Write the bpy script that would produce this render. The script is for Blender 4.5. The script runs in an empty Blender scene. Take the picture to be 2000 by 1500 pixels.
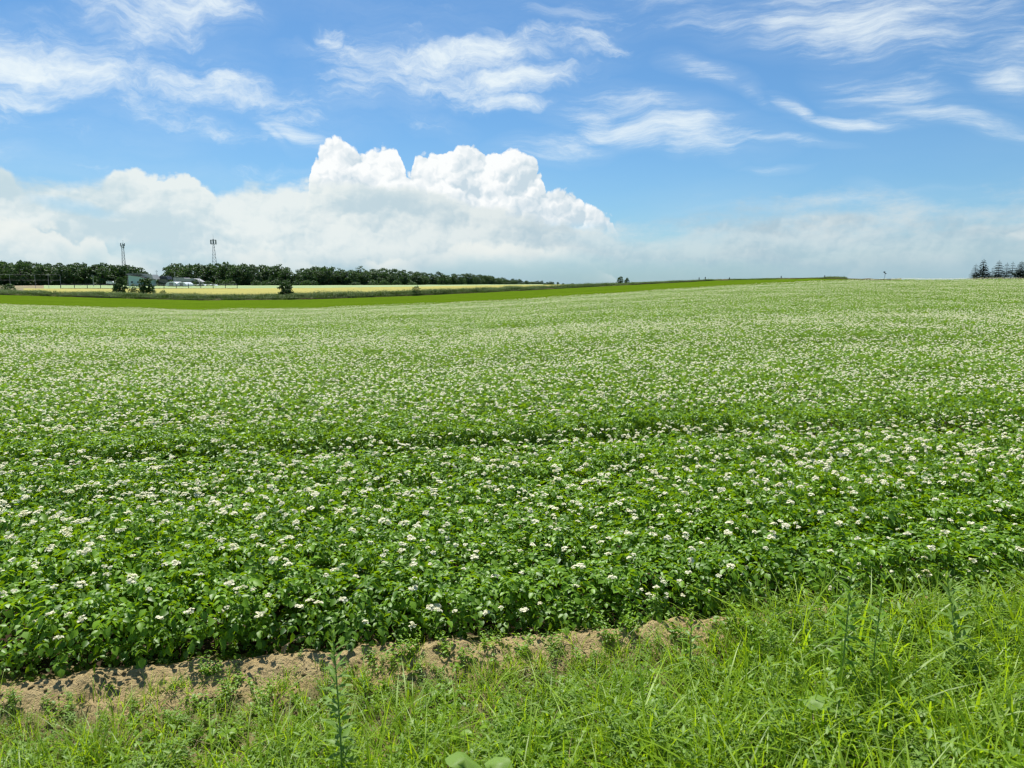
import bpy, math, random
import numpy as np
from mathutils import Vector, Matrix, Euler

random.seed(7)
RNG = np.random.default_rng(7)
R = math.radians
scene = bpy.context.scene
COL = scene.collection

# ------------------------------------------------------------------ camera
F = 1455.0                       # focal length in pixels of the 2000 px wide photograph
PITCH = math.atan((750 - 555) / F)
EYE = 2.8
cam_data = bpy.data.cameras.new('camera')
cam_data.sensor_width = 36.0
cam_data.lens = 36.0 * F / 2000
cam_data.clip_start = 0.1
cam_data.clip_end = 20000
cam_data.dof.use_dof = True
cam_data.dof.focus_distance = 11
cam_data.dof.aperture_fstop = 2.8
cam = bpy.data.objects.new('camera', cam_data)
COL.objects.link(cam)
cam.location = (0, 0, EYE)
cam.rotation_euler = (math.pi / 2 - PITCH, 0, 0)
scene.camera = cam

def ray(px, py):
    a = (px - 1000) / F
    b = (750 - py) / F
    return Vector((a, math.cos(PITCH) + b * math.sin(PITCH), -math.sin(PITCH) + b * math.cos(PITCH)))

def at(px, py, depth):
    """the point seen at a photograph pixel, depth metres in front of the camera"""
    d = ray(px, py)
    t = depth / d.y
    return Vector((d.x * t, depth, EYE + d.z * t))

def azel(px, py):
    d = ray(px, py).normalized()
    return math.atan2(d.x, d.y), math.asin(d.z)

# ------------------------------------------------------------------ sun, sky, exposure
SUN_EL = R(64)
SUN_AZ = R(-24)                  # measured from the view direction (+Y) towards +X
sun_data = bpy.data.lights.new('sun', 'SUN')
sun_data.energy = 5.0
sun_data.angle = R(0.53)
sun_data.color = (1.0, 0.965, 0.90)
sun = bpy.data.objects.new('sun', sun_data)
COL.objects.link(sun)
sun_dir = Vector((math.sin(SUN_AZ) * math.cos(SUN_EL), math.cos(SUN_AZ) * math.cos(SUN_EL), math.sin(SUN_EL)))
sun.rotation_euler = sun_dir.to_track_quat('Z', 'Y').to_euler()

scene.view_settings.view_transform = 'Standard'
scene.view_settings.look = 'None'
scene.view_settings.exposure = 0.62
scene.view_settings.gamma = 1.0
scene.view_settings.use_curve_mapping = False
scene.render.engine = 'CYCLES'
scene.cycles.max_bounces = 6
scene.cycles.diffuse_bounces = 2
scene.cycles.transmission_bounces = 4
scene.cycles.transparent_max_bounces = 6
scene.cycles.use_denoising = True
scene.cycles.use_adaptive_sampling = True
scene.cycles.adaptive_threshold = 0.012
scene.cycles.adaptive_min_samples = 10
scene.cycles.filter_width = 1.25

world = bpy.data.worlds.new('World')
scene.world = world
world.use_nodes = True

class Net:
    """thin helper that writes shader math as calls"""
    def __init__(self, tree, dims=None):
        self.t = tree
        self.dims = dims
    def node(self, kind, **props):
        n = self.t.nodes.new(kind)
        for k, v in props.items():
            setattr(n, k, v)
        return n
    def put(self, sock, v):
        if isinstance(v, bpy.types.NodeSocket):
            self.t.links.new(v, sock)
        else:
            sock.default_value = v
    def m(self, op, a, b=None, c=None, clamp=False):
        n = self.node('ShaderNodeMath', operation=op, use_clamp=clamp)
        self.put(n.inputs[0], a)
        if b is not None: self.put(n.inputs[1], b)
        if c is not None: self.put(n.inputs[2], c)
        return n.outputs[0]
    def v(self, op, a, b=None, scale=None):
        n = self.node('ShaderNodeVectorMath', operation=op)
        self.put(n.inputs[0], a)
        if b is not None: self.put(n.inputs[1], b)
        if scale is not None: self.put(n.inputs['Scale'], scale)
        return n.outputs['Value'] if op in ('LENGTH', 'DOT_PRODUCT') else n.outputs['Vector']
    def smooth(self, x, lo, hi, a=0.0, b=1.0, kind='SMOOTHSTEP'):
        n = self.node('ShaderNodeMapRange', interpolation_type=kind)
        self.put(n.inputs['Value'], x)
        for k, val in (('From Min', lo), ('From Max', hi), ('To Min', a), ('To Max', b)):
            self.put(n.inputs[k], val)
        return n.outputs['Result']
    def noise(self, vec, scale, detail=4.0, rough=0.55, dist=0.0, color=False, dims='3D'):
        n = self.node('ShaderNodeTexNoise', noise_dimensions=self.dims or dims)
        if vec is not None: self.put(n.inputs['Vector'], vec)
        n.inputs['Scale'].default_value = scale
        n.inputs['Detail'].default_value = detail
        n.inputs['Roughness'].default_value = rough
        n.inputs['Distortion'].default_value = dist
        return n.outputs['Color' if color else 'Fac']
    def voronoi(self, vec, scale, detail=3.0, rough=0.5):
        n = self.node('ShaderNodeTexVoronoi', feature='F1', voronoi_dimensions='2D')
        self.put(n.inputs['Vector'], vec)
        n.inputs['Scale'].default_value = scale
        n.inputs['Detail'].default_value = detail
        n.inputs['Roughness'].default_value = rough
        return n.outputs['Distance']
    def mapping(self, vec, loc=(0, 0, 0), rot=0.0, scale=(1, 1, 1), kind='POINT'):
        n = self.node('ShaderNodeMapping', vector_type=kind)
        self.put(n.inputs['Vector'], vec)
        n.inputs['Location'].default_value = loc
        n.inputs['Rotation'].default_value = (0, 0, rot)
        n.inputs['Scale'].default_value = scale
        return n.outputs['Vector']
    def mix(self, f, a, b, kind='MIX'):
        n = self.node('ShaderNodeMix', data_type='RGBA', blend_type=kind)
        self.put(n.inputs[0], f)
        self.put(n.inputs[6], a)
        self.put(n.inputs[7], b)
        return n.outputs[2]
    def curve(self, x, pts):
        n = self.node('ShaderNodeFloatCurve')
        self.put(n.inputs['Value'], x)
        c = n.mapping.curves[0]
        while len(c.points) > 2:
            c.points.remove(c.points[1])
        c.points[0].location = pts[0]
        c.points[-1].location = pts[-1]
        for p in pts[1:-1]:
            c.points.new(*p)
        for p in c.points:
            p.handle_type = 'AUTO_CLAMPED'
        n.mapping.update()
        return n.outputs[0]

def build_world():
    t = world.node_tree
    t.nodes.clear()
    n = Net(t, '2D')
    sky = n.node('ShaderNodeTexSky', sky_type='NISHITA', sun_disc=False)
    sky.sun_elevation = SUN_EL
    sky.sun_rotation = SUN_AZ
    sky.altitude = 100
    sky.air_density = 1.0
    sky.dust_density = 0.6
    sky.ozone_density = 2.2
    skycol = n.mix(1.0, sky.outputs[0], (0.50, 0.79, 0.99, 1), 'MULTIPLY')

    gen = n.node('ShaderNodeTexCoord').outputs['Generated']
    sep = n.node('ShaderNodeSeparateXYZ')
    n.put(sep.inputs[0], gen)
    x, y, z = sep.outputs
    az = n.m('ARCTAN2', x, y)
    el = n.m('ARCSINE', z)
    comb = n.node('ShaderNodeCombineXYZ')
    n.put(comb.inputs[0], az); n.put(comb.inputs[1], el); comb.inputs[2].default_value = 1.0
    q = comb.outputs[0]

    def warp(vec, scale, amount, detail=3.0):
        c = n.noise(vec, scale, detail, 0.6, color=True)
        c = n.v('SUBTRACT', c, (0.5, 0.5, 0.5))
        return n.v('ADD', vec, n.v('MULTIPLY', c, (amount, amount, 0.0)))

    PXR = 1.0 / 1480.0            # radians of one photograph pixel near the horizon

    def blobs(vec, items, grow=1.0):
        """soft tilted ellipses: dot products with (azimuth, elevation, 1)"""
        total = None
        for (px, py, a, b, ang, s) in items:
            ca, ce = azel(px, py)
            c, sn = math.cos(R(-ang)), math.sin(R(-ang))
            A, B = a * PXR * 1.25 * grow, b * PXR * 1.45 * grow
            dx = n.v('DOT_PRODUCT', vec, (c / A, sn / A, -(c * ca + sn * ce) / A))
            dy = n.v('DOT_PRODUCT', vec, (-sn / B, c / B, -(-sn * ca + c * ce) / B))
            r2 = n.m('MULTIPLY_ADD', dy, dy, n.m('MULTIPLY', dx, dx))
            g = n.m('MULTIPLY_ADD', r2, -s * 0.8, s)
            total = g if total is None else n.m('MAXIMUM', total, g)
        return n.m('MAXIMUM', total, 0.0)

    left = [(340, 22, 130, 50, -14, 1.0), (255, 70, 80, 24, -25, .85), (70, 122, 190, 44, 2, 1.0), (60, 172, 150, 24, -8, .95),
            (110, 192, 100, 14, -10, .75), (420, 180, 185, 27, 4, .9), (340, 235, 150, 22, 8, .8), (540, 215, 150, 40, 8, .6),
            (900, 112, 240, 27, -11, 1.0), (740, 105, 120, 46, -18, .75), (940, 166, 195, 25, -8, .95), (700, 190, 75, 26, -10, .8),
            (955, 205, 95, 13, -3, .95), (655, 64, 32, 20, 0, .85), (850, 24, 300, 40, 8, .42), (20, 285, 44, 16, 5, .65),
            (600, 95, 55, 10, -3, .6), (1075, 80, 70, 22, 8, .75), (1160, 75, 55, 17, 10, .7), (430, 120, 70, 30, 0, .45), (330, 150, 70, 12, -20, .5),
            (120, 250, 180, 18, 5, .45), (820, 240, 80, 18, 10, .5), (200, 320, 260, 18, 4, .35), (560, 345, 110, 10, 0, .65), (480, 260, 120, 16, 12, .5)]
    right = [(1190, 246, 130, 24, 12, 1.0), (1290, 240, 180, 36, 14, .95), (1100, 282, 115, 20, -3, .75), (1530, 288, 95, 8, 9, .85),
             (1390, 140, 80, 18, 20, .95), (1465, 178, 55, 13, 38, .8), (1565, 228, 48, 13, 32, .85), (1655, 254, 80, 9, 8, .8),
             (1740, 188, 95, 34, 16, .72), (1860, 235, 150, 14, 15, .8), (1975, 155, 50, 26, 8, .95), (1700, 42, 310, 50, 11, .92),
             (1480, 12, 230, 30, 10, .8), (1850, 60, 210, 48, 8, .7), (1520, 340, 50, 5, 0, .65), (1600, 394, 180, 7, -3, .65), (1750, 388, 65, 9, 18, .6),
             (1940, 388, 75, 8, 4, .55), (590, 272, 75, 13, 22, .85), (540, 262, 45, 11, 40, .75), (1380, 300, 65, 11, 25, .4), (1150, 22, 190, 22, 8, .4)]
    w1 = warp(q, 6.0, 0.05, 2.0)
    wb = warp(w1, 24.0, 0.024, 3.0)
    def erode(mask, noise, fibre, k, w, top, thin):
        nn = n.smooth(noise, 0.28, 0.72, 0.0, 1.0, 'LINEAR')
        ff = n.smooth(fibre, 0.30, 0.70, 0.0, 1.0, 'LINEAR')
        nn = n.m('ADD', n.m('MULTIPLY', nn, 0.86), n.m('MULTIPLY', ff, 0.14))
        d = n.m('SUBTRACT', mask, n.m('MULTIPLY', n.m('SUBTRACT', 1.0, nn), k))
        core = n.smooth(d, 0.0, w, 0.0, top)
        haze = n.m('MULTIPLY', n.m('MULTIPLY', mask, thin), n.m('MULTIPLY_ADD', ff, 0.8, 0.2))
        return n.m('ADD', core, n.m('MULTIPLY', haze, n.m('SUBTRACT', 1.0, core)))
    wm = warp(w1, 12.0, 0.012, 3.0)
    # puffy to horizontal sheets, left of the picture
    nl = n.noise(n.mapping(wb, (0, 0, 0), R(5), (7, 20, 1)), 1.0, 6.0, 0.68)
    ml = blobs(wb, left, 1.12)
    # behind and beside the photographer the same patchy high cloud goes on
    far_side = n.smooth(n.m('ABSOLUTE', az), 0.74, 1.0)
    overhead = n.smooth(el, 0.42, 0.6)
    gen_mask = n.m('MULTIPLY', n.m('MAXIMUM', far_side, overhead), n.smooth(n.noise(q, 3.0, 3.0, 0.5), 0.42, 0.72, 0.0, 0.8))
    gen_mask = n.m('MULTIPLY', gen_mask, n.smooth(el, 0.08, 0.2))
    ml = n.m('MAXIMUM', ml, gen_mask)
    fl = n.noise(n.mapping(wb, (0, 0, 0), R(6), (9, 46, 1)), 1.0, 4.0, 0.68)
    dl = erode(ml, nl, fl, 0.90, 0.95, 0.93, 0.18)
    # fallstreaks, right of the picture
    nr = n.noise(n.mapping(wm, (0, 0, 0), R(17), (5, 30, 1)), 1.0, 6.0, 0.68)
    mr = blobs(wm, right, 1.10)
    fr = n.noise(n.mapping(wm, (0, 0, 0), R(20), (7, 58, 1)), 1.0, 4.0, 0.68)
    dr = erode(mr, nr, fr, 0.92, 1.0, 0.85, 0.18)
    cir = n.m('MAXIMUM', dl, dr)
    # thin veil that pales the whole lower sky
    vn = n.noise(n.mapping(w1, (0, 0, 0), R(4), (3, 9, 1)), 1.0, 4.0, 0.6)
    veil = n.m('MULTIPLY', n.smooth(el, 0.22, 0.02, 0.0, 0.38), n.smooth(vn, 0.25, 0.75, 0.25, 1.0))

    # -- cumulus towers and bank: skyline profiles against azimuth
    AZ0, AZ1, EL1 = -0.80, 0.80, 0.26
    u = n.m('DIVIDE', n.m('SUBTRACT', az, AZ0), AZ1 - AZ0, clamp=True)
    def prof(pts):
        out = []
        for px, py in pts:
            a, e = azel(px, py)
            out.append(((a - AZ0) / (AZ1 - AZ0), max(0.0, e / EL1)))
        out = [(0.0, out[0][1])] + out + [(1.0, out[-1][1])]
        return out
    bill_vec = n.v('ADD', q, n.v('SCALE', n.v('SUBTRACT', n.noise(q, 55.0, 2.0, 0.6, color=True), (0.5, 0.5, 0.5)), scale=0.016))
    def billow(vec):
        total = None
        for sc, amp in ((24.0, 0.55), (52.0, 0.30), (118.0, 0.15)):
            d = n.voronoi(vec, sc, 0.0, 0.5)
            bmp = n.m('MULTIPLY', n.m('SUBTRACT', 1.0, n.m('MULTIPLY', d, d)), amp)
            total = bmp if total is None else n.m('ADD', total, bmp)
        return total                                   # about 0.5 .. 1, rounded heads
    b0 = billow(bill_vec)
    b1 = billow(n.v('ADD', bill_vec, (-0.0036, 0.0060, 0)))
    relief = n.m('SUBTRACT', b0, b1)
    bb = n.m('SUBTRACT', b0, 0.82)
    fine = n.noise(q, 120.0, 3.0, 0.6)
    soft_n = n.noise(q, 13.0, 4.0, 0.55)

    tower_pts = [(0, 480), (575, 480), (600, 356), (612, 318), (626, 280), (648, 264), (672, 274), (692, 290), (716, 284), (748, 270), (770, 278), (782, 302), (790, 336),
                 (799, 340), (808, 310), (826, 290), (850, 284), (880, 284), (912, 268), (945, 280), (985, 280), (1015, 292), (1045, 310), (1062, 346),
                 (1078, 374), (1110, 366), (1140, 382), (1170, 406), (1198, 428), (1225, 480), (2000, 480)]
    top_t = n.m('MULTIPLY', n.curve(u, prof(tower_pts)), EL1)
    dt = n.m('SUBTRACT', top_t, el)
    dt = n.m('ADD', dt, n.m('MULTIPLY', bb, 0.036))
    dt = n.m('ADD', dt, n.m('MULTIPLY', n.m('SUBTRACT', fine, 0.5), 0.006))
    tower_a = n.m('MULTIPLY', n.m('MULTIPLY', n.smooth(dt, 0.000, 0.0055), n.smooth(el, 0.060, 0.085)), n.m('MULTIPLY', n.smooth(az, azel(560, 400)[0], azel(590, 400)[0]), n.smooth(az, azel(1250, 400)[0], azel(1215, 400)[0])))
    tower_shade = n.m('ADD', n.m('MULTIPLY', relief, 3.0), n.smooth(soft_n, 0.32, 0.68, 0.34, 0.92))
    tower_shade = n.m('ADD', tower_shade, n.smooth(dt, 0.0, 0.045, 0.20, 0.0))
    tower_shade = n.m('ADD', tower_shade, n.smooth(az, -0.28, 0.12, 0.12, -0.12))
    tower_shade = n.m('MAXIMUM', n.m('MINIMUM', tower_shade, 1.0), 0.0)
    tower_col = n.mix(tower_shade, (0.58, 0.70, 0.78, 1), (0.97, 0.99, 0.99, 1))

    bank_pts = [(-200, 335), (-60, 318), (0, 310), (14, 314), (34, 338), (60, 342), (110, 345), (160, 347), (200, 342), (235, 330), (270, 328), (300, 336), (345, 332), (385, 336), (408, 346),
                (425, 355), (470, 352), (560, 347), (640, 350), (720, 354), (800, 362), (880, 380), (950, 398), (1020, 412), (1090, 424), (1200, 432),
                (1290, 415), (1380, 390), (1480, 372), (1600, 362), (1750, 370), (1900, 368), (2000, 366), (2200, 368)]
    top_b = n.m('MULTIPLY', n.curve(u, prof(bank_pts)), EL1)
    soft_px = [(-300, .4), (0, .14), (25, .14), (50, .35), (190, .3), (235, .06), (405, .05), (425, .3), (600, .22), (700, .12), (1000, .12), (1150, .16), (1230, .7), (1400, 1.0)]
    soft_pts = [(0.0, .4)] + [((azel(px, 400)[0] - AZ0) / (AZ1 - AZ0), v) for px, v in soft_px if azel(px, 400)[0] > AZ0] + [(1.0, 1.0)]
    softness = n.m('MULTIPLY', n.curve(u, soft_pts), 0.055)
    db = n.m('SUBTRACT', top_b, el)
    db = n.m('ADD', db, n.m('MULTIPLY', bb, n.m('MULTIPLY_ADD', softness, -0.5, 0.026)))
    db = n.m('ADD', db, n.m('MULTIPLY', n.m('SUBTRACT', n.noise(n.mapping(q, scale=(1, 2.6, 1)), 16.0, 5.0, 0.62), 0.5), n.m('MULTIPLY_ADD', softness, 1.3, 0.006)))
    bank_a = n.smooth(n.m('DIVIDE', db, n.m('ADD', softness, 0.003)), 0.0, 1.0)
    gaps = [(150, 412, 60, 11, 6, .8), (110, 402, 40, 8, 0, .5), (1300, 470, 160, 26, 0, .5), (1150, 530, 330, 22, 0, .75), (1750, 480, 300, 20, 4, .4), (230, 505, 70, 14, 0, .5), (620, 530, 300, 12, 0, .4)]
    gm = blobs(wb, gaps)
    opac = n.curve(u, [(0.0, .97), (0.5, .97), (0.58, .94), (0.68, .92), (1.0, .88)])
    lowfade = n.smooth(el, -0.01, 0.05, 0.80, 1.0)
    bank_a = n.m('MULTIPLY', n.m('MULTIPLY', bank_a, opac), n.m('MULTIPLY', n.m('SUBTRACT', 1.0, n.m('MULTIPLY', gm, 0.6)), lowfade))
    sn = n.noise(n.mapping(w1, scale=(5, 13, 1)), 1.0, 5.0, 0.58)
    bank_shade = n.smooth(n.m('ADD', sn, n.m('MULTIPLY', relief, 0.40)), 0.31, 0.66)
    rim = n.m('MULTIPLY', n.smooth(db, 0.0, 0.022, 0.7, 0.0), n.smooth(softness, 0.014, 0.004))
    bank_shade = n.m('ADD', bank_shade, rim, clamp=True)
    bank_lo = n.mix(n.smooth(az, -0.45, 0.35), (0.56, 0.70, 0.76, 1), (0.44, 0.57, 0.65, 1))
    bank_hi = n.mix(n.smooth(az, -0.35, 0.35), (0.82, 0.88, 0.87, 1), (0.66, 0.74, 0.76, 1))
    bank_col = n.mix(bank_shade, bank_lo, bank_hi)
    bank_col = n.mix(n.m('MULTIPLY', n.smooth(el, 0.050, 0.008, 0.0, 0.85), n.smooth(az, -0.5, 0.0, 0.45, 1.0)), bank_col, (0.37, 0.54, 0.64, 1))
    # a low row of small heaps near the horizon
    heap_pts = [(0, 425), (60, 432), (100, 432), (125, 448), (150, 470), (175, 460), (205, 468), (225, 498), (300, 500), (390, 486), (460, 484), (520, 490), (600, 505),
                (800, 500), (860, 490), (900, 474), (935, 468), (990, 472), (1060, 480), (1110, 490), (1170, 515), (1300, 560), (1620, 560), (1665, 515), (1700, 503), (1740, 505), (1770, 530), (1850, 560), (2000, 560)]
    top_h = n.m('MULTIPLY', n.curve(u, prof(heap_pts)), EL1)
    dh = n.m('SUBTRACT', top_h, el)
    dh = n.m('ADD', dh, n.m('MULTIPLY', bb, 0.022))
    dh = n.m('ADD', dh, n.m('MULTIPLY', n.m('SUBTRACT', n.noise(q, 30.0, 4.0, 0.6), 0.5), 0.016))
    heap_a = n.m('MULTIPLY', n.smooth(dh, 0.0, 0.007), n.smooth(dh, 0.035, 0.006, 0.0, 0.65))
    heap_a = n.m('MULTIPLY', heap_a, n.m('MULTIPLY', n.smooth(n.noise(q, 9.0, 2.0, 0.5), 0.38, 0.62), n.smooth(az, 0.02, 0.2, 1.0, 0.35)))
    heap_col = n.mix(n.smooth(az, 0.0, 0.4), (0.88, 0.91, 0.87, 1), (0.56, 0.66, 0.69, 1))

    bg_sky = n.node('ShaderNodeBackground')
    n.put(bg_sky.inputs['Color'], skycol)
    bg_sky.inputs['Strength'].default_value = 0.077
    CLOUD = 0.655                  # clouds in sunlight, in the same units as the rest of the scene
    def bg(color):
        b = n.node('ShaderNodeBackground')
        n.put(b.inputs['Color'], color)
        b.inputs['Strength'].default_value = CLOUD
        return b.outputs[0]
    def over(fac, below, above):
        mx = n.node('ShaderNodeMixShader')
        n.put(mx.inputs[0], fac)
        t.links.new(below, mx.inputs[1]); t.links.new(above, mx.inputs[2])
        return mx.outputs[0]
    s = over(veil, bg_sky.outputs[0], bg((0.52, 0.70, 0.84, 1)))
    s = over(cir, s, bg((0.88, 0.96, 0.98, 1)))
    s = over(tower_a, s, bg(tower_col))
    s = over(bank_a, s, bg(bank_col))
    s = over(heap_a, s, bg(heap_col))
    out = n.node('ShaderNodeOutputWorld')
    t.links.new(s, out.inputs['Surface'])

world.cycles.sampling_method = 'NONE'
build_world()

# ------------------------------------------------------------------ helpers: tags, meshes, materials
def tag(o, label=None, cat=None, group=None, kind=None):
    if label: o['label'] = label
    if cat: o['category'] = cat
    if group: o['group'] = group
    if kind: o['kind'] = kind
    return o

def mesh_np(name, verts, faces, mat=None, tint=None, smooth=False):
    """faces: list of index arrays (n,3) or (n,4)"""
    me = bpy.data.meshes.new(name)
    verts = np.asarray(verts, dtype=np.float32)
    loops, starts, tot, pos = [], [], [], 0
    for f in faces:
        f = np.asarray(f, dtype=np.int32)
        if f.size == 0: continue
        k = f.shape[1]
        loops.append(f.ravel())
        starts.append(pos + np.arange(len(f)) * k)
        tot.append(np.full(len(f), k))
        pos += f.size
    loops = np.concatenate(loops); starts = np.concatenate(starts); tot = np.concatenate(tot)
    me.vertices.add(len(verts)); me.vertices.foreach_set('co', verts.ravel())
    me.loops.add(len(loops)); me.loops.foreach_set('vertex_index', loops.astype(np.int32))
    me.polygons.add(len(starts)); me.polygons.foreach_set('loop_start', starts.astype(np.int32))
    me.polygons.foreach_set('loop_total', tot.astype(np.int32))
    if smooth:
        me.polygons.foreach_set('use_smooth', np.ones(len(starts), dtype=bool))
    me.update(calc_edges=True)
    me.validate()
    if tint is not None:
        at_ = me.attributes.new('tint', 'FLOAT', 'POINT')
        at_.data.foreach_set('value', np.asarray(tint, dtype=np.float32))
    if mat: me.materials.append(mat)
    return me

def obj(name, me, parent=None, loc=None, rot=None, scale=None, link=True):
    o = bpy.data.objects.new(name, me)
    if link: COL.objects.link(o)
    if parent is not None: o.parent = parent
    if loc is not None: o.location = loc
    if rot is not None: o.rotation_euler = rot
    if scale is not None: o.scale = scale if hasattr(scale, '__len__') else (scale,) * 3
    return o

class MB:
    """mesh builder of boxes, tubes and polygons"""
    def __init__(self):
        self.v, self.f3, self.f4, self.fn, self.t = [], [], [], [], []
    def add(self, verts, faces, tint=0.5):
        b = len(self.v)
        self.v.extend([tuple(p) for p in verts])
        self.t.extend([tint] * len(verts))
        for f in faces:
            g = [i + b for i in f]
            (self.f3 if len(g) == 3 else self.f4 if len(g) == 4 else self.fn).append(g)
        return self
    def box(self, c, s, rz=0.0, tint=0.5):
        c = Vector(c); hx, hy, hz = s[0] / 2, s[1] / 2, s[2] / 2
        m = Matrix.Rotation(rz, 3, 'Z')
        p = [c + m @ Vector((x * hx, y * hy, z * hz)) for z in (-1, 1) for y in (-1, 1) for x in (-1, 1)]
        return self.add(p, [(0, 2, 3, 1), (4, 5, 7, 6), (0, 1, 5, 4), (2, 6, 7, 3), (0, 4, 6, 2), (1, 3, 7, 5)], tint)
    def tube(self, pts, rad, n=6, tint=0.5, cap=True):
        pts = [Vector(p) for p in pts]
        k = len(pts)
        rad = rad if hasattr(rad, '__len__') else [rad] * k
        vs, fs = [], []
        for i, p in enumerate(pts):
            d = (pts[min(i + 1, k - 1)] - pts[max(i - 1, 0)]).normalized()
            a = d.cross(Vector((0, 0, 1)))
            if a.length < 1e-3: a = d.cross(Vector((1, 0, 0)))
            a.normalize(); b = d.cross(a)
            for j in range(n):
                w = 2 * math.pi * j / n
                vs.append(p + (a * math.cos(w) + b * math.sin(w)) * rad[i])
        for i in range(k - 1):
            for j in range(n):
                fs.append((i * n + j, i * n + (j + 1) % n, (i + 1) * n + (j + 1) % n, (i + 1) * n + j))
        if cap:
            fs.append(tuple(range(n - 1, -1, -1))); fs.append(tuple(range((k - 1) * n, k * n)))
        return self.add(vs, fs, tint)
    def prism(self, poly, y0, y1, tint=0.5):
        """polygon in x,z extruded along y"""
        k = len(poly)
        vs = [(x, y0, z) for x, z in poly] + [(x, y1, z) for x, z in poly]
        fs = [tuple(range(k)), tuple(range(2 * k - 1, k - 1, -1))]
        fs += [(i, i + k, (i + 1) % k + k, (i + 1) % k) for i in range(k)]
        return self.add(vs, fs, tint)
    def mesh(self, name, mat=None, smooth=False):
        me = bpy.data.meshes.new(name)
        me.from_pydata(self.v, [], self.f3 + self.f4 + self.fn)
        me.update()
        a = me.attributes.new('tint', 'FLOAT', 'POINT')
        a.data.foreach_set('value', self.t)
        if smooth:
            me.polygons.foreach_set('use_smooth', [True] * len(me.polygons))
        if mat: me.materials.append(mat)
        return me

def new_mat(name):
    m = bpy.data.materials.new(name)
    m.use_nodes = True
    m.node_tree.nodes.clear()
    n = Net(m.node_tree)
    out = n.node('ShaderNodeOutputMaterial')
    return m, n, out

def principled(n, color, rough=0.6, spec=0.3, normal=None, metallic=0.0):
    p = n.node('ShaderNodeBsdfPrincipled')
    n.put(p.inputs['Base Color'], color)
    n.put(p.inputs['Roughness'], rough)
    p.inputs['Specular IOR Level'].default_value = spec
    p.inputs['Metallic'].default_value = metallic
    if normal is not None: n.put(p.inputs['Normal'], normal)
    return p.outputs[0]

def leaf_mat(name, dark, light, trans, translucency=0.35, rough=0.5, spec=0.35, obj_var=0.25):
    """leaf: reflects dark..light (by the per-leaf tint), lets trans through"""
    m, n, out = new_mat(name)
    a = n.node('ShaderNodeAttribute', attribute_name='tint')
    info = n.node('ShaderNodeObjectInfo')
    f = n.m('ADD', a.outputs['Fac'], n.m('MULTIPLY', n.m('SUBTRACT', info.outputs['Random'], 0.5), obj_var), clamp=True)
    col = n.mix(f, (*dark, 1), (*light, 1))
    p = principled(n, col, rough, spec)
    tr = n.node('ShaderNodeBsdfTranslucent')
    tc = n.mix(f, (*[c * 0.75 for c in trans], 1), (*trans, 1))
    n.put(tr.inputs['Color'], tc)
    mx = n.node('ShaderNodeMixShader')
    mx.inputs[0].default_value = translucency
    m.node_tree.links.new(p, mx.inputs[1]); m.node_tree.links.new(tr.outputs[0], mx.inputs[2])
    m.node_tree.links.new(mx.outputs[0], out.inputs['Surface'])
    return m

def plain_mat(name, color, rough=0.6, spec=0.3, var=0.15, scale=3.0, metallic=0.0):
    m, n, out = new_mat(name)
    tc = n.node('ShaderNodeTexCoord').outputs['Object']
    f = n.noise(tc, scale, 5.0, 0.6)
    c = n.mix(f, (*[k * (1 - var) for k in color], 1), (*[min(1, k * (1 + var)) for k in color], 1))
    m.node_tree.links.new(principled(n, c, rough, spec, metallic=metallic), out.inputs['Surface'])
    return m

def ground_mat(name, cols, scale, bump=0.0, bump_scale=30.0, rough=0.95, stretch=(1, 1, 1), rot=0.0):
    """patchy ground: three colours of the ground itself mixed by noise at two sizes"""
    m, n, out = new_mat(name)
    tc = n.node('ShaderNodeTexCoord').outputs['Object']
    v = n.mapping(tc, rot=rot, scale=stretch)
    a = n.smooth(n.noise(v, scale, 6.0, 0.62), 0.32, 0.68)
    b = n.smooth(n.noise(v, scale * 7.3, 4.0, 0.6), 0.35, 0.7)
    c = n.mix(a, (*cols[0], 1), (*cols[1], 1))
    c = n.mix(n.m('MULTIPLY', b, 0.6), c, (*cols[2], 1))
    nrm = None
    if bump:
        bn = n.node('ShaderNodeBump')
        bn.inputs['Strength'].default_value = 1.0
        bn.inputs['Distance'].default_value = bump
        n.put(bn.inputs['Height'], n.noise(tc, bump_scale, 6.0, 0.65))
        nrm = bn.outputs[0]
    m.node_tree.links.new(principled(n, c, rough, 0.0, nrm), out.inputs['Surface'])
    return m

M = {}
ALPHA_ = math.atan(0.185)                            # direction of the crop rows
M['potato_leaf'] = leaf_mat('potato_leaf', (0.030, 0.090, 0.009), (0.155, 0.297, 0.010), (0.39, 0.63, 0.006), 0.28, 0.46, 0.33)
M['petal'] = leaf_mat('petal', (0.80, 0.77, 0.56), (0.88, 0.86, 0.67), (0.88, 0.85, 0.58), 0.45, 0.6, 0.2, 0.1)
M['grass'] = leaf_mat('grass', (0.095, 0.170, 0.010), (0.265, 0.400, 0.018), (0.55, 0.78, 0.015), 0.40, 0.45, 0.32, 0.6)
M['dry_grass'] = leaf_mat('dry_grass', (0.20, 0.15, 0.08), (0.38, 0.30, 0.17), (0.30, 0.24, 0.12), 0.25, 0.7, 0.2)
M['weed'] = leaf_mat('weed', (0.065, 0.145, 0.010), (0.180, 0.310, 0.016), (0.40, 0.64, 0.015), 0.38, 0.45, 0.3, 0.5)
M['pale_weed'] = leaf_mat('pale_weed', (0.095, 0.175, 0.030), (0.195, 0.310, 0.055), (0.34, 0.52, 0.05), 0.36, 0.5, 0.25)
M['bank_weed'] = leaf_mat('bank_weed', (0.040, 0.085, 0.022), (0.115, 0.165, 0.045), (0.12, 0.20, 0.03), 0.25, 0.7, 0.2, 0.6)
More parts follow.
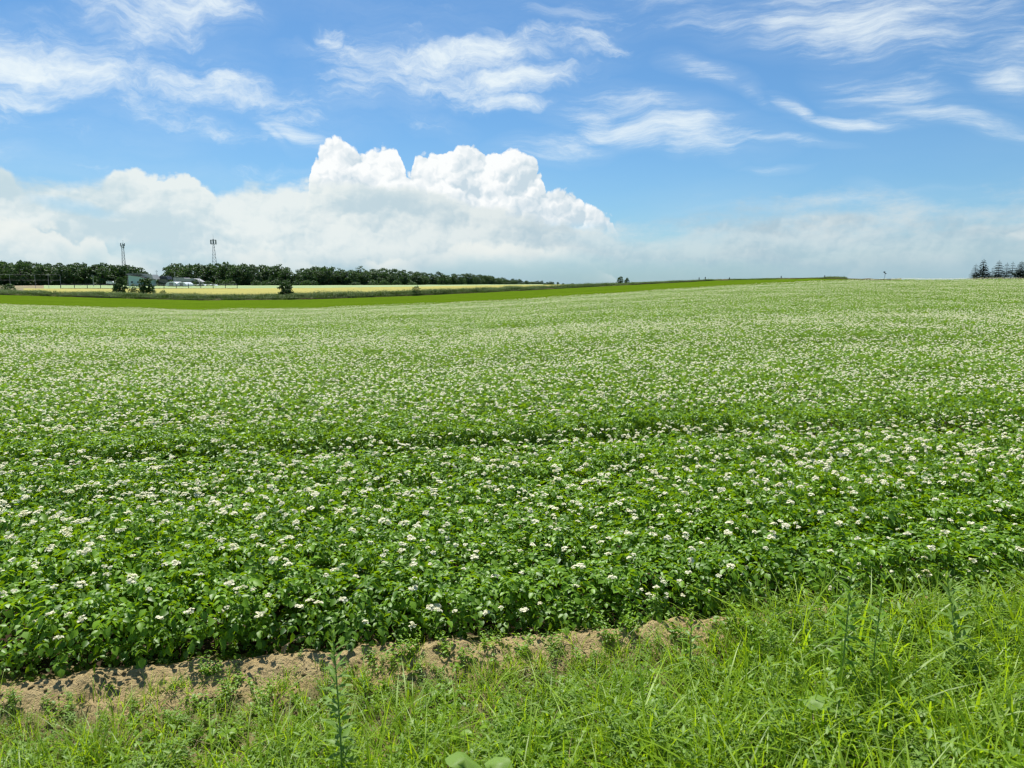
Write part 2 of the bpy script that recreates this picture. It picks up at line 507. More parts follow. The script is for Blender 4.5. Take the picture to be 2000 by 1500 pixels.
M['tree_leaf'] = leaf_mat('tree_leaf', (0.026, 0.058, 0.024), (0.085, 0.140, 0.038), (0.08, 0.17, 0.02), 0.24, 0.6, 0.25, 0.6)
M['near_tree_leaf'] = leaf_mat('near_tree_leaf', (0.022, 0.055, 0.012), (0.060, 0.115, 0.022), (0.07, 0.15, 0.015), 0.22, 0.6, 0.25, 0.3)
M['needle'] = leaf_mat('needle', (0.012, 0.030, 0.020), (0.028, 0.055, 0.034), (0.02, 0.05, 0.02), 0.10, 0.7, 0.2, 0.3)
M['bark'] = plain_mat('bark', (0.045, 0.036, 0.028), 0.9, 0.1, 0.35, 6.0)
M['stem'] = plain_mat('stem', (0.20, 0.30, 0.07), 0.6, 0.3, 0.25, 20.0)
M['dry_stem'] = plain_mat('dry_stem', (0.26, 0.19, 0.11), 0.8, 0.2, 0.25, 20.0)
M['soil'] = ground_mat('soil', [(0.385, 0.290, 0.140), (0.47, 0.370, 0.195), (0.28, 0.205, 0.100)], 2.5, 0.05, 34.0)
M['field_soil'] = ground_mat('field_soil', [(0.045, 0.032, 0.020), (0.06, 0.044, 0.027), (0.035, 0.026, 0.016)], 2.0, 0.02, 20.0)  # near-black tone: the plants' shade put into the soil colour
M['verge_soil'] = ground_mat('verge_soil', [(0.17, 0.140, 0.065), (0.10, 0.115, 0.040), (0.24, 0.19, 0.10)], 1.6, 0.025, 30.0)
M['land'] = ground_mat('land', [(0.070, 0.120, 0.030), (0.090, 0.140, 0.040), (0.060, 0.095, 0.030)], 0.02)
M['green_crop'] = ground_mat('green_crop', [(0.068, 0.118, 0.006), (0.082, 0.136, 0.008), (0.046, 0.084, 0.004)], 0.5, 0.12, 2.5, 0.95, (0.12, 1.0, 1), -ALPHA_)
M['wheat'] = ground_mat('wheat', [(0.30, 0.275, 0.090), (0.36, 0.325, 0.110), (0.20, 0.21, 0.060)], 0.10, 0.10, 1.6, 0.9, (0.15, 1.0, 1))
M['pale_crop'] = ground_mat('pale_crop', [(0.23, 0.30, 0.15), (0.30, 0.36, 0.20), (0.18, 0.26, 0.11)], 0.05, 0.2, 1.2, 0.9)
M['bare_earth'] = ground_mat('bare_earth', [(0.22, 0.185, 0.12), (0.17, 0.16, 0.085), (0.28, 0.24, 0.17)], 0.05, 0.1, 1.0, 0.95)
M['bank_earth'] = ground_mat('bank_earth', [(0.11, 0.085, 0.05), (0.085, 0.10, 0.035), (0.15, 0.11, 0.07)], 0.25, 0.1, 2.0, 0.95)
M['steel'] = plain_mat('steel', (0.30, 0.31, 0.32), 0.55, 0.4, 0.12, 2.0, 0.3)
M['dark_post'] = plain_mat('dark_post', (0.055, 0.050, 0.045), 0.8, 0.2, 0.3, 3.0)
M['concrete'] = plain_mat('concrete', (0.32, 0.32, 0.30), 0.85, 0.2, 0.15, 2.0)
M['teal_wall'] = plain_mat('teal_wall', (0.36, 0.50, 0.50), 0.75, 0.25, 0.08, 0.6)
M['grey_wall'] = plain_mat('grey_wall', (0.22, 0.22, 0.21), 0.8, 0.2, 0.12, 0.6)
M['grey_roof'] = plain_mat('grey_roof', (0.36, 0.36, 0.355), 0.55, 0.35, 0.12, 0.5)
M['dark_roof'] = plain_mat('dark_roof', (0.035, 0.040, 0.050), 0.5, 0.4, 0.2, 0.5)
M['white_paint'] = plain_mat('white_paint', (0.80, 0.80, 0.80), 0.35, 0.5, 0.03)
M['film'] = plain_mat('film', (0.68, 0.71, 0.70), 0.35, 0.5, 0.06, 0.6)
M['glass'] = plain_mat('glass', (0.02, 0.025, 0.03), 0.08, 0.6, 0.1)
M['rubber'] = plain_mat('rubber', (0.02, 0.02, 0.02), 0.8, 0.2, 0.1)

def leaves_np(P, Fw, N, L, W, fold=0.18, curl=0.25, detail=2):
    """leaf blades at P, pointing along Fw with face normal N; returns verts, faces"""
    Fw = Fw / np.linalg.norm(Fw, axis=1, keepdims=True)
    S = np.cross(N, Fw); S /= np.linalg.norm(S, axis=1, keepdims=True) + 1e-9
    N = np.cross(Fw, S)
    if detail == 2:
        prof = [(0, 0, 0), (.34, .50, 1), (.34, 0, 0), (.34, -.50, 1), (.70, .36, 1), (.70, 0, 0), (.70, -.36, 1), (1, 0, 0)]
        tri = [(0, 2, 1), (0, 3, 2), (4, 5, 7), (5, 6, 7)]
        quad = [(1, 2, 5, 4), (2, 3, 6, 5)]
    else:
        prof = [(0, 0, 0), (.45, .5, 1), (.45, -.5, 1), (1, 0, 0)]
        tri = [(0, 2, 1), (1, 2, 3)]
        quad = []
    k = len(prof); n = len(P)
    V = np.zeros((n, k, 3))
    for i, (a, b, e) in enumerate(prof):
        V[:, i] = P + Fw * (a * L)[:, None] + S * (b * W)[:, None] + N * (fold * W * e - curl * L * a * a)[:, None]
    base = (np.arange(n) * k)[:, None, None]
    T = (np.array(tri)[None] + base).reshape(-1, 3)
    Q = (np.array(quad)[None] + base).reshape(-1, 4) if quad else np.zeros((0, 4), int)
    return V.reshape(-1, 3), T, Q, k

def unit(v):
    return v / (np.linalg.norm(v, axis=-1, keepdims=True) + 1e-9)

class Stack:
    """stacks leaf sets into one mesh"""
    def __init__(self): self.V, self.T, self.Q, self.t, self.n = [], [], [], [], 0
    def add(self, V, T, Q, tint):
        self.V.append(V); self.T.append(T + self.n); self.Q.append(Q + self.n); self.t.append(tint); self.n += len(V)
    def mesh(self, name, mat):
        return mesh_np(name, np.concatenate(self.V), [np.concatenate(self.T), np.concatenate(self.Q)], mat, np.concatenate(self.t))

# ------------------------------------------------------------------ the lie of the land
SL = 0.185
ALPHA = math.atan(SL)
CA, SA = math.cos(ALPHA), math.sin(ALPHA)
def rs_to_xy(r, s): return r * CA - s * SA, r * SA + s * CA
def xy_to_rs(x, y): return x * CA + y * SA, -x * SA + y * CA

CANOPY = 0.70
PX = np.array([-600, -200, 0, 200, 400, 600, 800, 1000, 1200, 1400, 1600, 1700, 1800, 2000, 2400], float)
UU = (PX - 1000) / 1468.0
S_FAR = 93.0                                         # far edge of the potato field, measured across the rows
D0 = S_FAR / (CA - SA * UU)                          # its depth in each column
Y0 = np.array([584, 590, 595, 601, 605, 602, 595, 586, 572, 559, 548.5, 545.5, 544, 543, 543])
D1 = D0 * np.array([1.36, 1.36, 1.36, 1.36, 1.36, 1.36, 1.36, 1.36, 1.35, 1.33, 1.28, 1.3, 1.3, 1.3, 1.3])
Y1 = np.array([570, 574, 579, 585, 590, 588, 581, 571.5, 561, 550.5, 546.5, 549, 548.5, 547.5, 547.5])
def z_of(y, d): return EYE - (y - 555) / 1481.0 * d
G0 = z_of(Y0, D0) - CANOPY
G1 = z_of(Y1, D1)
D2 = D1 + 14
G2 = G1 + 0.1
D3 = np.full_like(D0, 185.0)
TOPW = np.array([0.3, 0.3, 0.3, 0.3, 0.3, 0.45, 0.9, 1.5, 1.9, 2.0, 2.3, 2.6, 2.8, 3.0, 3.0])   # wheat tops
G3 = TOPW - 0.85
D4 = np.full_like(D0, 350.0)
G4 = np.array([0.2, 0.2, 0.2, 0.15, 0.15, 0.4, 1.0, 1.75, 2.0, 2.2, 2.3, 2.4, 2.6, 2.6, 2.6])
D5 = np.full_like(D0, 520.0)
G5 = np.array([2.3, 2.3, 2.3, 2.2, 2.0, 2.0, 2.1, 2.3, 2.4, 2.4, 2.4, 2.4, 2.4, 2.4, 2.4])
D6 = np.full_like(D0, 9000.0)
G6 = np.full_like(D0, 2.4)

def field_h(x, y):
    """ground height of everything beyond the verge"""
    x = np.asarray(x, float); y = np.asarray(y, float)
    ys = np.maximum(y, 3.0)
    u = np.clip(x / ys, UU[0], UU[-1])
    def c(tab): return np.interp(u, UU, tab)
    d0, d1, d2 = c(D0), c(D1), c(D2)
    t = np.clip(ys / d0, 0, 1)
    g = np.maximum(0, t - 0.12) / 0.88
    z = c(G0) * g ** 1.1
    def seg(z, a, b, za, zb):
        w = np.clip((ys - a) / (b - a), 0, 1)
        return np.where(ys > a, za + (zb - za) * w, z)
    z = seg(z, d0, d1, c(G0), c(G1))
    z = seg(z, d1, d2, c(G1), c(G2))
    z = seg(z, d2, c(D3), c(G2), c(G3))
    z = seg(z, c(D3), c(D4), c(G3), c(G4))
    z = seg(z, c(D4), c(D5), c(G4), c(G5))
    z = seg(z, c(D5), c(D6), c(G5), c(G6))
    return z

def vnoise(x, y, seed=0):
    """smooth value noise 0..1"""
    rng = np.random.default_rng(seed)
    tab = rng.random((64, 64))
    xi = np.floor(x).astype(int); yi = np.floor(y).astype(int)
    fx = x - xi; fy = y - yi
    fx = fx * fx * (3 - 2 * fx); fy = fy * fy * (3 - 2 * fy)
    g = lambda a, b: tab[a % 64, b % 64]
    return (g(xi, yi) * (1 - fx) + g(xi + 1, yi) * fx) * (1 - fy) + (g(xi, yi + 1) * (1 - fx) + g(xi + 1, yi + 1) * fx) * fy
def fbm(x, y, seed=0, oct=4):
    t = 0; a = 0.5
    for i in range(oct):
        t = t + a * vnoise(x * 2 ** i + 17.3 * i, y * 2 ** i + 5.1 * i, seed + i); a *= 0.5
    return t / (1 - 0.5 ** oct)

S_EDGE = 5.30                                        # soil edge in front of the first row
def verge_h(r, s):
    wob = (fbm(r * 0.9, s * 0 + 3.0, 3) - 0.5) * 0.22
    e = s - S_EDGE - wob
    z = np.interp(e, [-3.5, -1.6, -0.75, -0.40, -0.28, -0.08, 0.02, 0.12, 0.28, 0.5], [-0.12, -0.11, -0.09, -0.05, -0.01, 0.07, 0.10, 0.07, -0.04, -0.05])
    lump = (fbm(r * 7, s * 7, 11, 4) - 0.5) * 0.10 + (fbm(r * 22, s * 22, 21, 3) - 0.5) * 0.035
    wl = np.interp(e, [-0.8, -0.3, 0.2, 0.6], [0.45, 1.0, 1.0, 0.3])
    return z + lump * wl

def grid_mesh(name, xs, ys, fn, mat, smooth=True):
    X, Y = np.meshgrid(xs, ys)
    P = fn(X, Y)
    V = np.stack(P, -1).reshape(-1, 3)
    nx, ny = len(xs), len(ys)
    i = (np.arange(ny - 1)[:, None] * nx + np.arange(nx - 1)[None]).ravel()
    Q = np.stack([i, i + 1, i + nx + 1, i + nx], -1)
    return mesh_np(name, V, [Q], mat, smooth=smooth)

# base land: columns of constant direction, rows of depth, out to the horizon; 0.45 m under the verge and fields' own sheets near the camera
us = np.concatenate([np.linspace(-6, -1, 14), np.linspace(-0.95, 0.95, 96), np.linspace(1, 6, 14)])
ys = np.concatenate([np.geomspace(1.0, 60, 40), np.linspace(62, 200, 50), np.geomspace(205, 600, 40), np.geomspace(640, 9000, 16)])
def land_fn(U, Y):
    X = U * Y
    z = field_h(X, Y) - np.interp(Y, [8, 60, 400], [0.6, 0.25, 0.35])
    return X, Y, z
tag(obj('ground', grid_mesh('ground', us, ys, land_fn, M['land'])), 'low green farmland stretching to the horizon', kind='structure')
# land behind the photographer
bm_ = MB().add([(-9000, -9000, -0.8), (9000, -9000, -0.8), (9000, 1.0, -0.8), (-9000, 1.0, -0.8)], [(0, 1, 2, 3)])
tag(obj('ground', bm_.mesh('ground_behind', M['land'])), 'farmland behind the railway verge', kind='structure')

# verge with the soil bank, fine sheet
tag(obj('verge', grid_mesh('verge', np.linspace(-9, 12, 520), np.linspace(1.2, 6.1, 170),
        lambda r, s: (*rs_to_xy(r, s), verge_h(r, s)), M['verge_soil'])), 'rough weedy verge in front of the field', kind='structure')
tag(obj('soil_bank', grid_mesh('soil_bank', np.linspace(-9, 12, 620), np.linspace(4.6, 5.56, 60),
        lambda r, s: (*rs_to_xy(r, s), verge_h(r, s) + np.interp(s + (fbm(r * 1.5, s * 1.5, 41) - .5) * .5, [4.93, 5.05], [-0.05, 0.012])), M['soil'])),
    'bare tan soil bank along the front edge of the crop', kind='structure')

# the potato field's own soil, hilled in rows near the camera
ROW = 0.75
TRACKS = [8.9, 10.65, 22.3, 24.0, 36.3, 38.0, 50.3, 52.0, 64.3, 66.0, 78.3, 80.0]
S_ROWS = []
s_ = 5.90
while s_ < S_FAR - 0.2:
    S_ROWS.append(s_)
    nxt = s_ + ROW
    for tk in TRACKS:
        if s_ < tk <= nxt: nxt += 1.05 if 9 < tk < 11 else 0.5
    s_ = nxt
S_ROWS = np.array(S_ROWS)
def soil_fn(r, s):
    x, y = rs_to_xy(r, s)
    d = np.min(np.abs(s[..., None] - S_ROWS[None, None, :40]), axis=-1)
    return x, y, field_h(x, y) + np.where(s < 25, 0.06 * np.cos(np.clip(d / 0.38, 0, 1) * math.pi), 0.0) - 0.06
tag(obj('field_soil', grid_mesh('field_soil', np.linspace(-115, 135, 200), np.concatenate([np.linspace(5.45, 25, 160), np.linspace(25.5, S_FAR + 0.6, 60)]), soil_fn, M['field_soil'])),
    'hilled soil under the potato crop, darkened with painted shade', kind='structure')

# bright green crop strip, weed bank earth, wheat, pale far crop, bare earth
def sheet(name, u0, u1, dn, df, lift, mat, label, nu=80, nd=14, lump=0.0, lscale=0.5):
    U = np.linspace(u0, u1, nu); T = np.linspace(0, 1, nd)
    def fn(UG, TG):
        a = np.interp(UG, UU, dn) if hasattr(dn, '__len__') else np.full_like(UG, dn)
        b = np.interp(UG, UU, df) if hasattr(df, '__len__') else np.full_like(UG, df)
        Y = a + (b - a) * TG
        X = UG * Y
        z = field_h(X, Y) + lift * np.where((TG <= 0) | (TG >= 1), 0.0, 1.0)
        if lump: z = z + lump * (fbm(X * lscale, Y * lscale, 5, 3) - 0.5)
        return X, Y, z
    T = np.unique(np.concatenate([[0, 0.002, 0.998, 1], T]))
    return tag(obj(name, grid_mesh(name, U, T, fn, mat)), label, kind='structure')
def px_u(px): return (px - 1000) / 1468.0
sheet('green_field', -1.2, px_u(1700), D0 + 0.5, D1 + 1.0, 0.22, M['green_crop'], 'narrow strip of bright green low crop behind the flowering field', 140, 30, 0.10, 1.0)
sheet('weedy_bank', -1.2, px_u(1760), D1 + 0.6, D2, 0.30, M['bank_earth'], 'earthy weed grown bank behind the green strip', 120, 10, 0.5, 0.35)
sheet('wheat_field', px_u(45), px_u(1150), 176.0, 330.0, 0.85, M['wheat'], 'ripe golden wheat field in the middle distance', 90, 24, 0.15, 0.1)
sheet('pale_field', px_u(85), px_u(1060), 352.0, 470.0, 0.55, M['pale_crop'], 'pale green flowering field before the woodland', 80, 16, 0.25, 0.1)
sheet('bare_field', px_u(-700), px_u(118), 200.0, 470.0, 0.30, M['bare_earth'], 'brown bare earth at the left before the woodland', 40, 16, 0.4, 0.08)

# ------------------------------------------------------------------ scatter (only for uncountable growth)
def scatter(name, pts, rot, scl, idx, protos, label, cat=None):
    me = bpy.data.meshes.new(name)
    me.vertices.add(len(pts)); me.vertices.foreach_set('co', np.asarray(pts, np.float32).ravel())
    a = me.attributes.new('rot', 'FLOAT_VECTOR', 'POINT'); a.data.foreach_set('vector', np.asarray(rot, np.float32).ravel())
    a = me.attributes.new('scl', 'FLOAT_VECTOR', 'POINT'); a.data.foreach_set('vector', np.asarray(scl, np.float32).ravel())
    a = me.attributes.new('pick', 'INT', 'POINT'); a.data.foreach_set('value', np.asarray(idx, np.int32))
    me.update()
    o = obj(name, me)
    c = bpy.data.collections.new(name + '_kinds')
    for i, p in enumerate(protos):
        q = bpy.data.objects.new('%s_kind_%02d' % (name, i), p)
        c.objects.link(q)
    ng = bpy.data.node_groups.new(name, 'GeometryNodeTree')
    ng.interface.new_socket('Geometry', in_out='INPUT', socket_type='NodeSocketGeometry')
    ng.interface.new_socket('Geometry', in_out='OUTPUT', socket_type='NodeSocketGeometry')
    N = ng.nodes; L = ng.links
    gi, go = N.new('NodeGroupInput'), N.new('NodeGroupOutput')
    iop = N.new('GeometryNodeInstanceOnPoints')
    ci = N.new('GeometryNodeCollectionInfo')
    ci.inputs['Collection'].default_value = c
    ci.inputs['Separate Children'].default_value = True
    ci.inputs['Reset Children'].default_value = True
    def attr(nm, dt):
        k = N.new('GeometryNodeInputNamedAttribute'); k.data_type = dt
        k.inputs['Name'].default_value = nm
        return k.outputs[0]
    L.new(gi.outputs[0], iop.inputs['Points'])
    L.new(ci.outputs[0], iop.inputs['Instance'])
    iop.inputs['Pick Instance'].default_value = True
    L.new(attr('pick', 'INT'), iop.inputs['Instance Index'])
    e2r = N.new('FunctionNodeEulerToRotation')
    L.new(attr('rot', 'FLOAT_VECTOR'), e2r.inputs[0])
    L.new(e2r.outputs[0], iop.inputs['Rotation'])
    L.new(attr('scl', 'FLOAT_VECTOR'), iop.inputs['Scale'])
    L.new(iop.outputs[0], go.inputs[0])
    md = o.modifiers.new('scatter', 'NODES'); md.node_group = ng
    return tag(o, label, cat, kind='stuff')

# ------------------------------------------------------------------ potato plants
def potato_foliage(name, rng, n_leaf, pairs, detail, size=1.0):
    """hilled bush of pinnate leaves, about 0.62 m tall, leaves down to the soil"""
    st = Stack()
    Rr, Hh = 0.40, 0.60
    P, Fw, N, L, W, T = [], [], [], [], [], []
    for i in range(n_leaf):
        ph = rng.uniform(0, 2 * math.pi)
        k = rng.random() ** 0.85                    # 0 low .. 1 top
        h = 0.06 + (Hh - 0.10) * k
        inner = 0.45 if rng.random() < 0.3 else 1.0
        rad = inner * Rr * ((0.62 + 0.40 * min(1.0, k / 0.7)) if k < 0.75 else rng.uniform(0.15, 1.0))
        o = np.array([math.cos(ph) * rad * 0.75, math.sin(ph) * rad * 0.75, h])
        pitch = R(rng.uniform(-30, 12)) + k * R(28)
        ax = np.array([math.cos(ph) * math.cos(pitch), math.sin(ph) * math.cos(pitch), math.sin(pitch)])
        side = np.array([-math.sin(ph), math.cos(ph), 0.0])
        up = np.cross(ax, side); up = up if up[2] > 0 else -up
        roll = rng.normal(0, 0.35)
        side, up = side * math.cos(roll) + up * math.sin(roll), up * math.cos(roll) - side * math.sin(roll)
        Lr = rng.uniform(0.15, 0.23) * size
        droop = rng.uniform(0.15, 0.6)
        tint = np.clip(rng.normal(0.22 + 0.5 * k, 0.18), 0, 1)  # lower leaves tinted darker: shade inside the crop painted into their colour
        ts = np.linspace(0.30, 0.80, pairs)
        for j in range(pairs + 1):
            t = ts[j] if j < pairs else 1.0
            pos = o + ax * (t * Lr) - np.array([0, 0, 1]) * droop * Lr * t * t
            tang = unit(ax - np.array([0, 0, 1]) * 2 * droop * t)
            for sd in ((1, -1) if j < pairs else (0,)):
                ang = R(rng.uniform(48, 72)) * sd
                f = tang * math.cos(ang) + side * math.sin(ang)
                f = f - np.array([0, 0, 1]) * rng.uniform(-0.15, 0.40)
                ln = (rng.uniform(0.040, 0.060) if sd else rng.uniform(0.055, 0.078)) * (0.75 + 0.35 * t) * size
                P.append(pos); Fw.append(f); N.append(up + rng.normal(0, 0.38, 3)); L.append(ln); W.append(ln * rng.uniform(0.58, 0.72))
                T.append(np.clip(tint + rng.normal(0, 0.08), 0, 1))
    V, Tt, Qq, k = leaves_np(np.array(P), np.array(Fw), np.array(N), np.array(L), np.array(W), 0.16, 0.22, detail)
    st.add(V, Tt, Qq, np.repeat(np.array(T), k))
    return st

def flower_head(rng, n_fl, petals, size=1.0):
    """cluster of white five-petalled flowers, ~9 cm across, with stalks"""
    st = Stack()
    P, Fw, N, L, W, T = [], [], [], [], [], []
    for i in range(n_fl):
        a = rng.uniform(0, 2 * math.pi); rr = 0.038 * math.sqrt(rng.random()) * size
        c = np.array([math.cos(a) * rr, math.sin(a) * rr, 0.035 * size * (1 - (rr / (0.045 * size)) ** 2) + rng.normal(0, 0.006)])
        nrm = unit(np.array([c[0] * 10, c[1] * 10, 0.8]) + rng.normal(0, 0.3, 3))
        s1 = unit(np.cross(nrm, [0.3, 0.9, 0.2])); s2 = np.cross(nrm, s1)
        a0 = rng.uniform(0, 6)
        for j in range(petals):
            w = a0 + 2 * math.pi * j / petals
            d = s1 * math.cos(w) + s2 * math.sin(w)
            P.append(c); Fw.append(d + nrm * 0.25); N.append(nrm); L.append(0.021 * size); W.append(0.021 * size * (5 / petals)); T.append(rng.uniform(0.3, 1))
    V, Tt, Qq, k = leaves_np(np.array(P), np.array(Fw), np.array(N), np.array(L), np.array(W), -0.1, 0.1, 1)
    st.add(V, Tt, Qq, np.repeat(np.array(T), k))
    return st

prng = np.random.default_rng(42)
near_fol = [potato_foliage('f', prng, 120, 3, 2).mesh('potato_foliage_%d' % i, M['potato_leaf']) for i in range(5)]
def head_with_stalk(i):
    st = flower_head(prng, 13, 5)
    nt = sum(len(t) for t in st.T)
    an = np.array([0.0, 1.05, 2.1])
    V, Tt, Qq, k = leaves_np(np.tile([[0, 0, -0.20]], (3, 1)), np.tile([[0.02, 0.01, 1.0]], (3, 1)), np.stack([np.cos(an), np.sin(an), 0 * an], -1), np.full(3, 0.24), np.full(3, 0.009), 0.0, 0.0, 1)
    st.add(V, Tt, Qq, np.full(len(V), 0.6))
    me = st.mesh('blossoms_%d' % i, M['petal'])
    me.materials.append(M['potato_leaf'])
    mi = np.zeros(len(me.polygons), np.int32); mi[nt:] = 1
    me.polygons.foreach_set('material_index', mi)
    return me
heads_near = [head_with_stalk(i) for i in range(4)]

def head_spots(rng, count):
    out = []
    for _ in range(count):
        a = rng.uniform(0, 6.28); r = 0.40 * math.sqrt(rng.random())
        out.append((math.cos(a) * r, math.sin(a) * r, 0.74 - 0.12 * r * r / 0.16 + rng.uniform(-0.02, 0.08)))
    return out

def merged_plant(rng, n_leaf, pairs, detail, lsize, n_heads, n_fl, petals, hsize, name):
    """whole plant in one mesh with two materials, for the mass of the field"""
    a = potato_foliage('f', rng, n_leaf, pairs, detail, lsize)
    st = Stack(); st.V, st.T, st.Q, st.t, st.n = a.V, a.T, a.Q, a.t, a.n
    nf_t = sum(len(x) for x in st.T); nf_q = sum(len(x) for x in st.Q)
    leafT, leafQ = list(st.T), list(st.Q)
    flT = []
    for sp in head_spots(rng, n_heads):
        h = flower_head(rng, n_fl, petals, hsize)
        V = np.concatenate(h.V) + np.array(sp)
        flT.append(np.concatenate(h.T) + st.n)
        st.V.append(V); st.t.append(np.concatenate(h.t)); st.n += len(V)
    me = mesh_np(name, np.concatenate(st.V), [np.concatenate(leafT), np.concatenate(leafQ)] + flT, M['potato_leaf'], np.concatenate(st.t))
    me.materials.append(M['petal'])
    mi = np.zeros(len(me.polygons), np.int32)
    mi[nf_t + nf_q:] = 1
    me.polygons.foreach_set('material_index', mi)
    return me

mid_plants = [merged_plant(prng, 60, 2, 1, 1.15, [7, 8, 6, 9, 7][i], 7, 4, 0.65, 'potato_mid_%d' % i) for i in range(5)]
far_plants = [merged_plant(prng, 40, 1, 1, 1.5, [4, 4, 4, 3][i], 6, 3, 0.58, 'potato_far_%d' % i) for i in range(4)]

# plant positions along the rows
plants = []
for k, s in enumerate(S_ROWS):
    r0, r1 = (-9, 13) if s < 10 else (-1.0 * s - 3, 1.15 * s + 4)
    step = 0.30 if s < 40 else 0.36
    n_ = int((r1 - r0) / step)
    rr = r0 + (np.arange(n_) + prng.uniform(-0.28, 0.28, n_)) * step
    ss = s + prng.normal(0, 0.05, n_)
    x, y = rs_to_xy(rr, ss)
    u = x / y
    keep = np.abs(u) < (0.78 if s > 14 else 1.1)
    plants.append(np.stack([x[keep], y[keep], np.full(keep.sum(), k), ss[keep]], -1))
plants = np.concatenate(plants)
px_, py_ = plants[:, 0], plants[:, 1]
pz_ = field_h(px_, py_) - 0.02
vig = 0.80 + 0.42 * fbm(px_ * 0.35, py_ * 0.35, 77, 3)                    # vigour differs in patches
vig *= np.where(np.min(np.abs(plants[:, 3][:, None] - np.array(TRACKS)[None]), axis=1) < 0.55, 0.93, 1.0)
hs = vig * prng.uniform(0.92, 1.08, len(plants)) * np.interp(plants[:, 2], [0, 1, 2], [0.86, 0.95, 1.0])
rz = prng.uniform(0, 6.283, len(plants))
in_view = np.abs(px_ / py_) < 0.70
near_ids = np.where(in_view)[0]
near_ids = near_ids[np.argsort(np.hypot(px_[near_ids], py_[near_ids]))][:300]
near_set = np.zeros(len(plants), bool); near_set[near_ids] = True

ORD = ['front', 'second', 'third', 'fourth', 'fifth', 'sixth', 'seventh', 'eighth', 'ninth', 'tenth', 'eleventh', 'twelfth']
for i in near_ids:
    row = int(plants[i, 2])
    o = obj('potato_plant', None, None, (px_[i], py_[i], pz_[i]), (prng.normal(0, .06), prng.normal(0, .06), rz[i]), (1.06, 1.06, hs[i] * 1.02))
    if row == 0:
        tag(o, 'leafy potato plant in the front row beside the bare soil bank', 'potato plant', 'front row of the potato crop')
    else:
        tag(o, 'white flowered potato plant in the %s row behind the bare soil bank' % ORD[row], 'potato plant', '%s row of the potato crop' % ORD[row])
    obj('foliage', near_fol[prng.integers(5)], o)
    nh = prng.choice([3, 4, 5, 6]) if row == 0 else prng.choice([6, 7, 8, 9]) if row == 1 else prng.choice([6, 7, 8, 9, 11])
    if 0.0 < 10.9 - plants[i, 3] < 1.2: nh = nh // 2      # the row run down beside the wheel track
    spots_ = head_spots(prng, nh)
    if row == 0:                                        # blossoms also hang out on the open flank of the first row
        for _ in range(prng.integers(1, 6)):
            a_ = -math.pi / 2 + prng.normal(0, 0.7) - rz[i]
            q_ = prng.uniform(0.30, 0.62)
            spots_.append((math.cos(a_) * 0.47, math.sin(a_) * 0.47, q_))
    for sp in spots_:
        obj('blossoms', heads_near[prng.integers(4)], o, sp, (prng.normal(0, .25), prng.normal(0, .25), prng.uniform(0, 6)), prng.choice([0.42, 0.5, 0.62, 0.78]) * prng.uniform(0.9, 1.1))

rest = np.where(~near_set)[0]
def plant_mass(name, ids, protos, label, k=1.0):
    sc = np.stack([np.full(len(ids), 1.06 * k), np.full(len(ids), 1.06 * k), hs[ids] * 1.02], -1)
    rt = np.stack([np.zeros(len(ids)), np.zeros(len(ids)), rz[ids]], -1)
    scatter(name, np.stack([px_[ids], py_[ids], pz_[ids]], -1), rt, sc, prng.integers(0, len(protos), len(ids)), protos, label, 'potato crop')
srest = plants[rest, 3]
plant_mass('potato_crop', rest[srest < 34], mid_plants, 'dense flowering potato crop filling the middle of the field')
plant_mass('potato_crop', rest[srest >= 34], far_plants, 'pale sheet of flowering potato crop reaching the far field edge', 1.12)

# ------------------------------------------------------------------ weedy bank, small trees and bushes on it
def grass_clump(rng, n, h0, h1, spread, width, mat, name, lean=0.5, seg=4, wild=0.3):
    V, T, Q, t = [], [], [], []
    for i in range(n):
        a = rng.uniform(0, 6.283); rr = spread * math.sqrt(rng.random())
        base = np.array([math.cos(a) * rr, math.sin(a) * rr, -0.02])
        h = rng.uniform(h0, h1); w = width * rng.uniform(0.7, 1.3)
        d = a + rng.normal(0, 0.9); dr = np.array([math.cos(d), math.sin(d), 0]); sd = np.array([-math.sin(d), math.cos(d), 0])
        sd = unit(sd + rng.normal(0, wild, 3))
        le = rng.uniform(0.15, 1.0) * lean
        b = len(V)
        for k in range(seg + 1):
            f = k / seg
            p = base + np.array([0, 0, 1]) * h * (f - 0.38 * le * f ** 2.4) + dr * h * le * f ** 1.8
            ww = w * (1 - f ** 1.7) * (0.6 + 0.8 * min(1, 3 * f))
            if k < seg: V += [p - sd * ww / 2, p + sd * ww / 2]
            else: V.append(p)
        for k in range(seg - 1):
            Q.append((b + 2 * k, b + 2 * k + 1, b + 2 * k + 3, b + 2 * k + 2))
        T.append((b + 2 * seg - 2, b + 2 * seg - 1, b + 2 * seg))
        t += [float(np.clip(rng.normal(0.5, 0.25), 0, 1))] * (2 * seg + 1)
    return mesh_np(name, np.array(V), [np.array(T), np.array(Q)], mat, t)

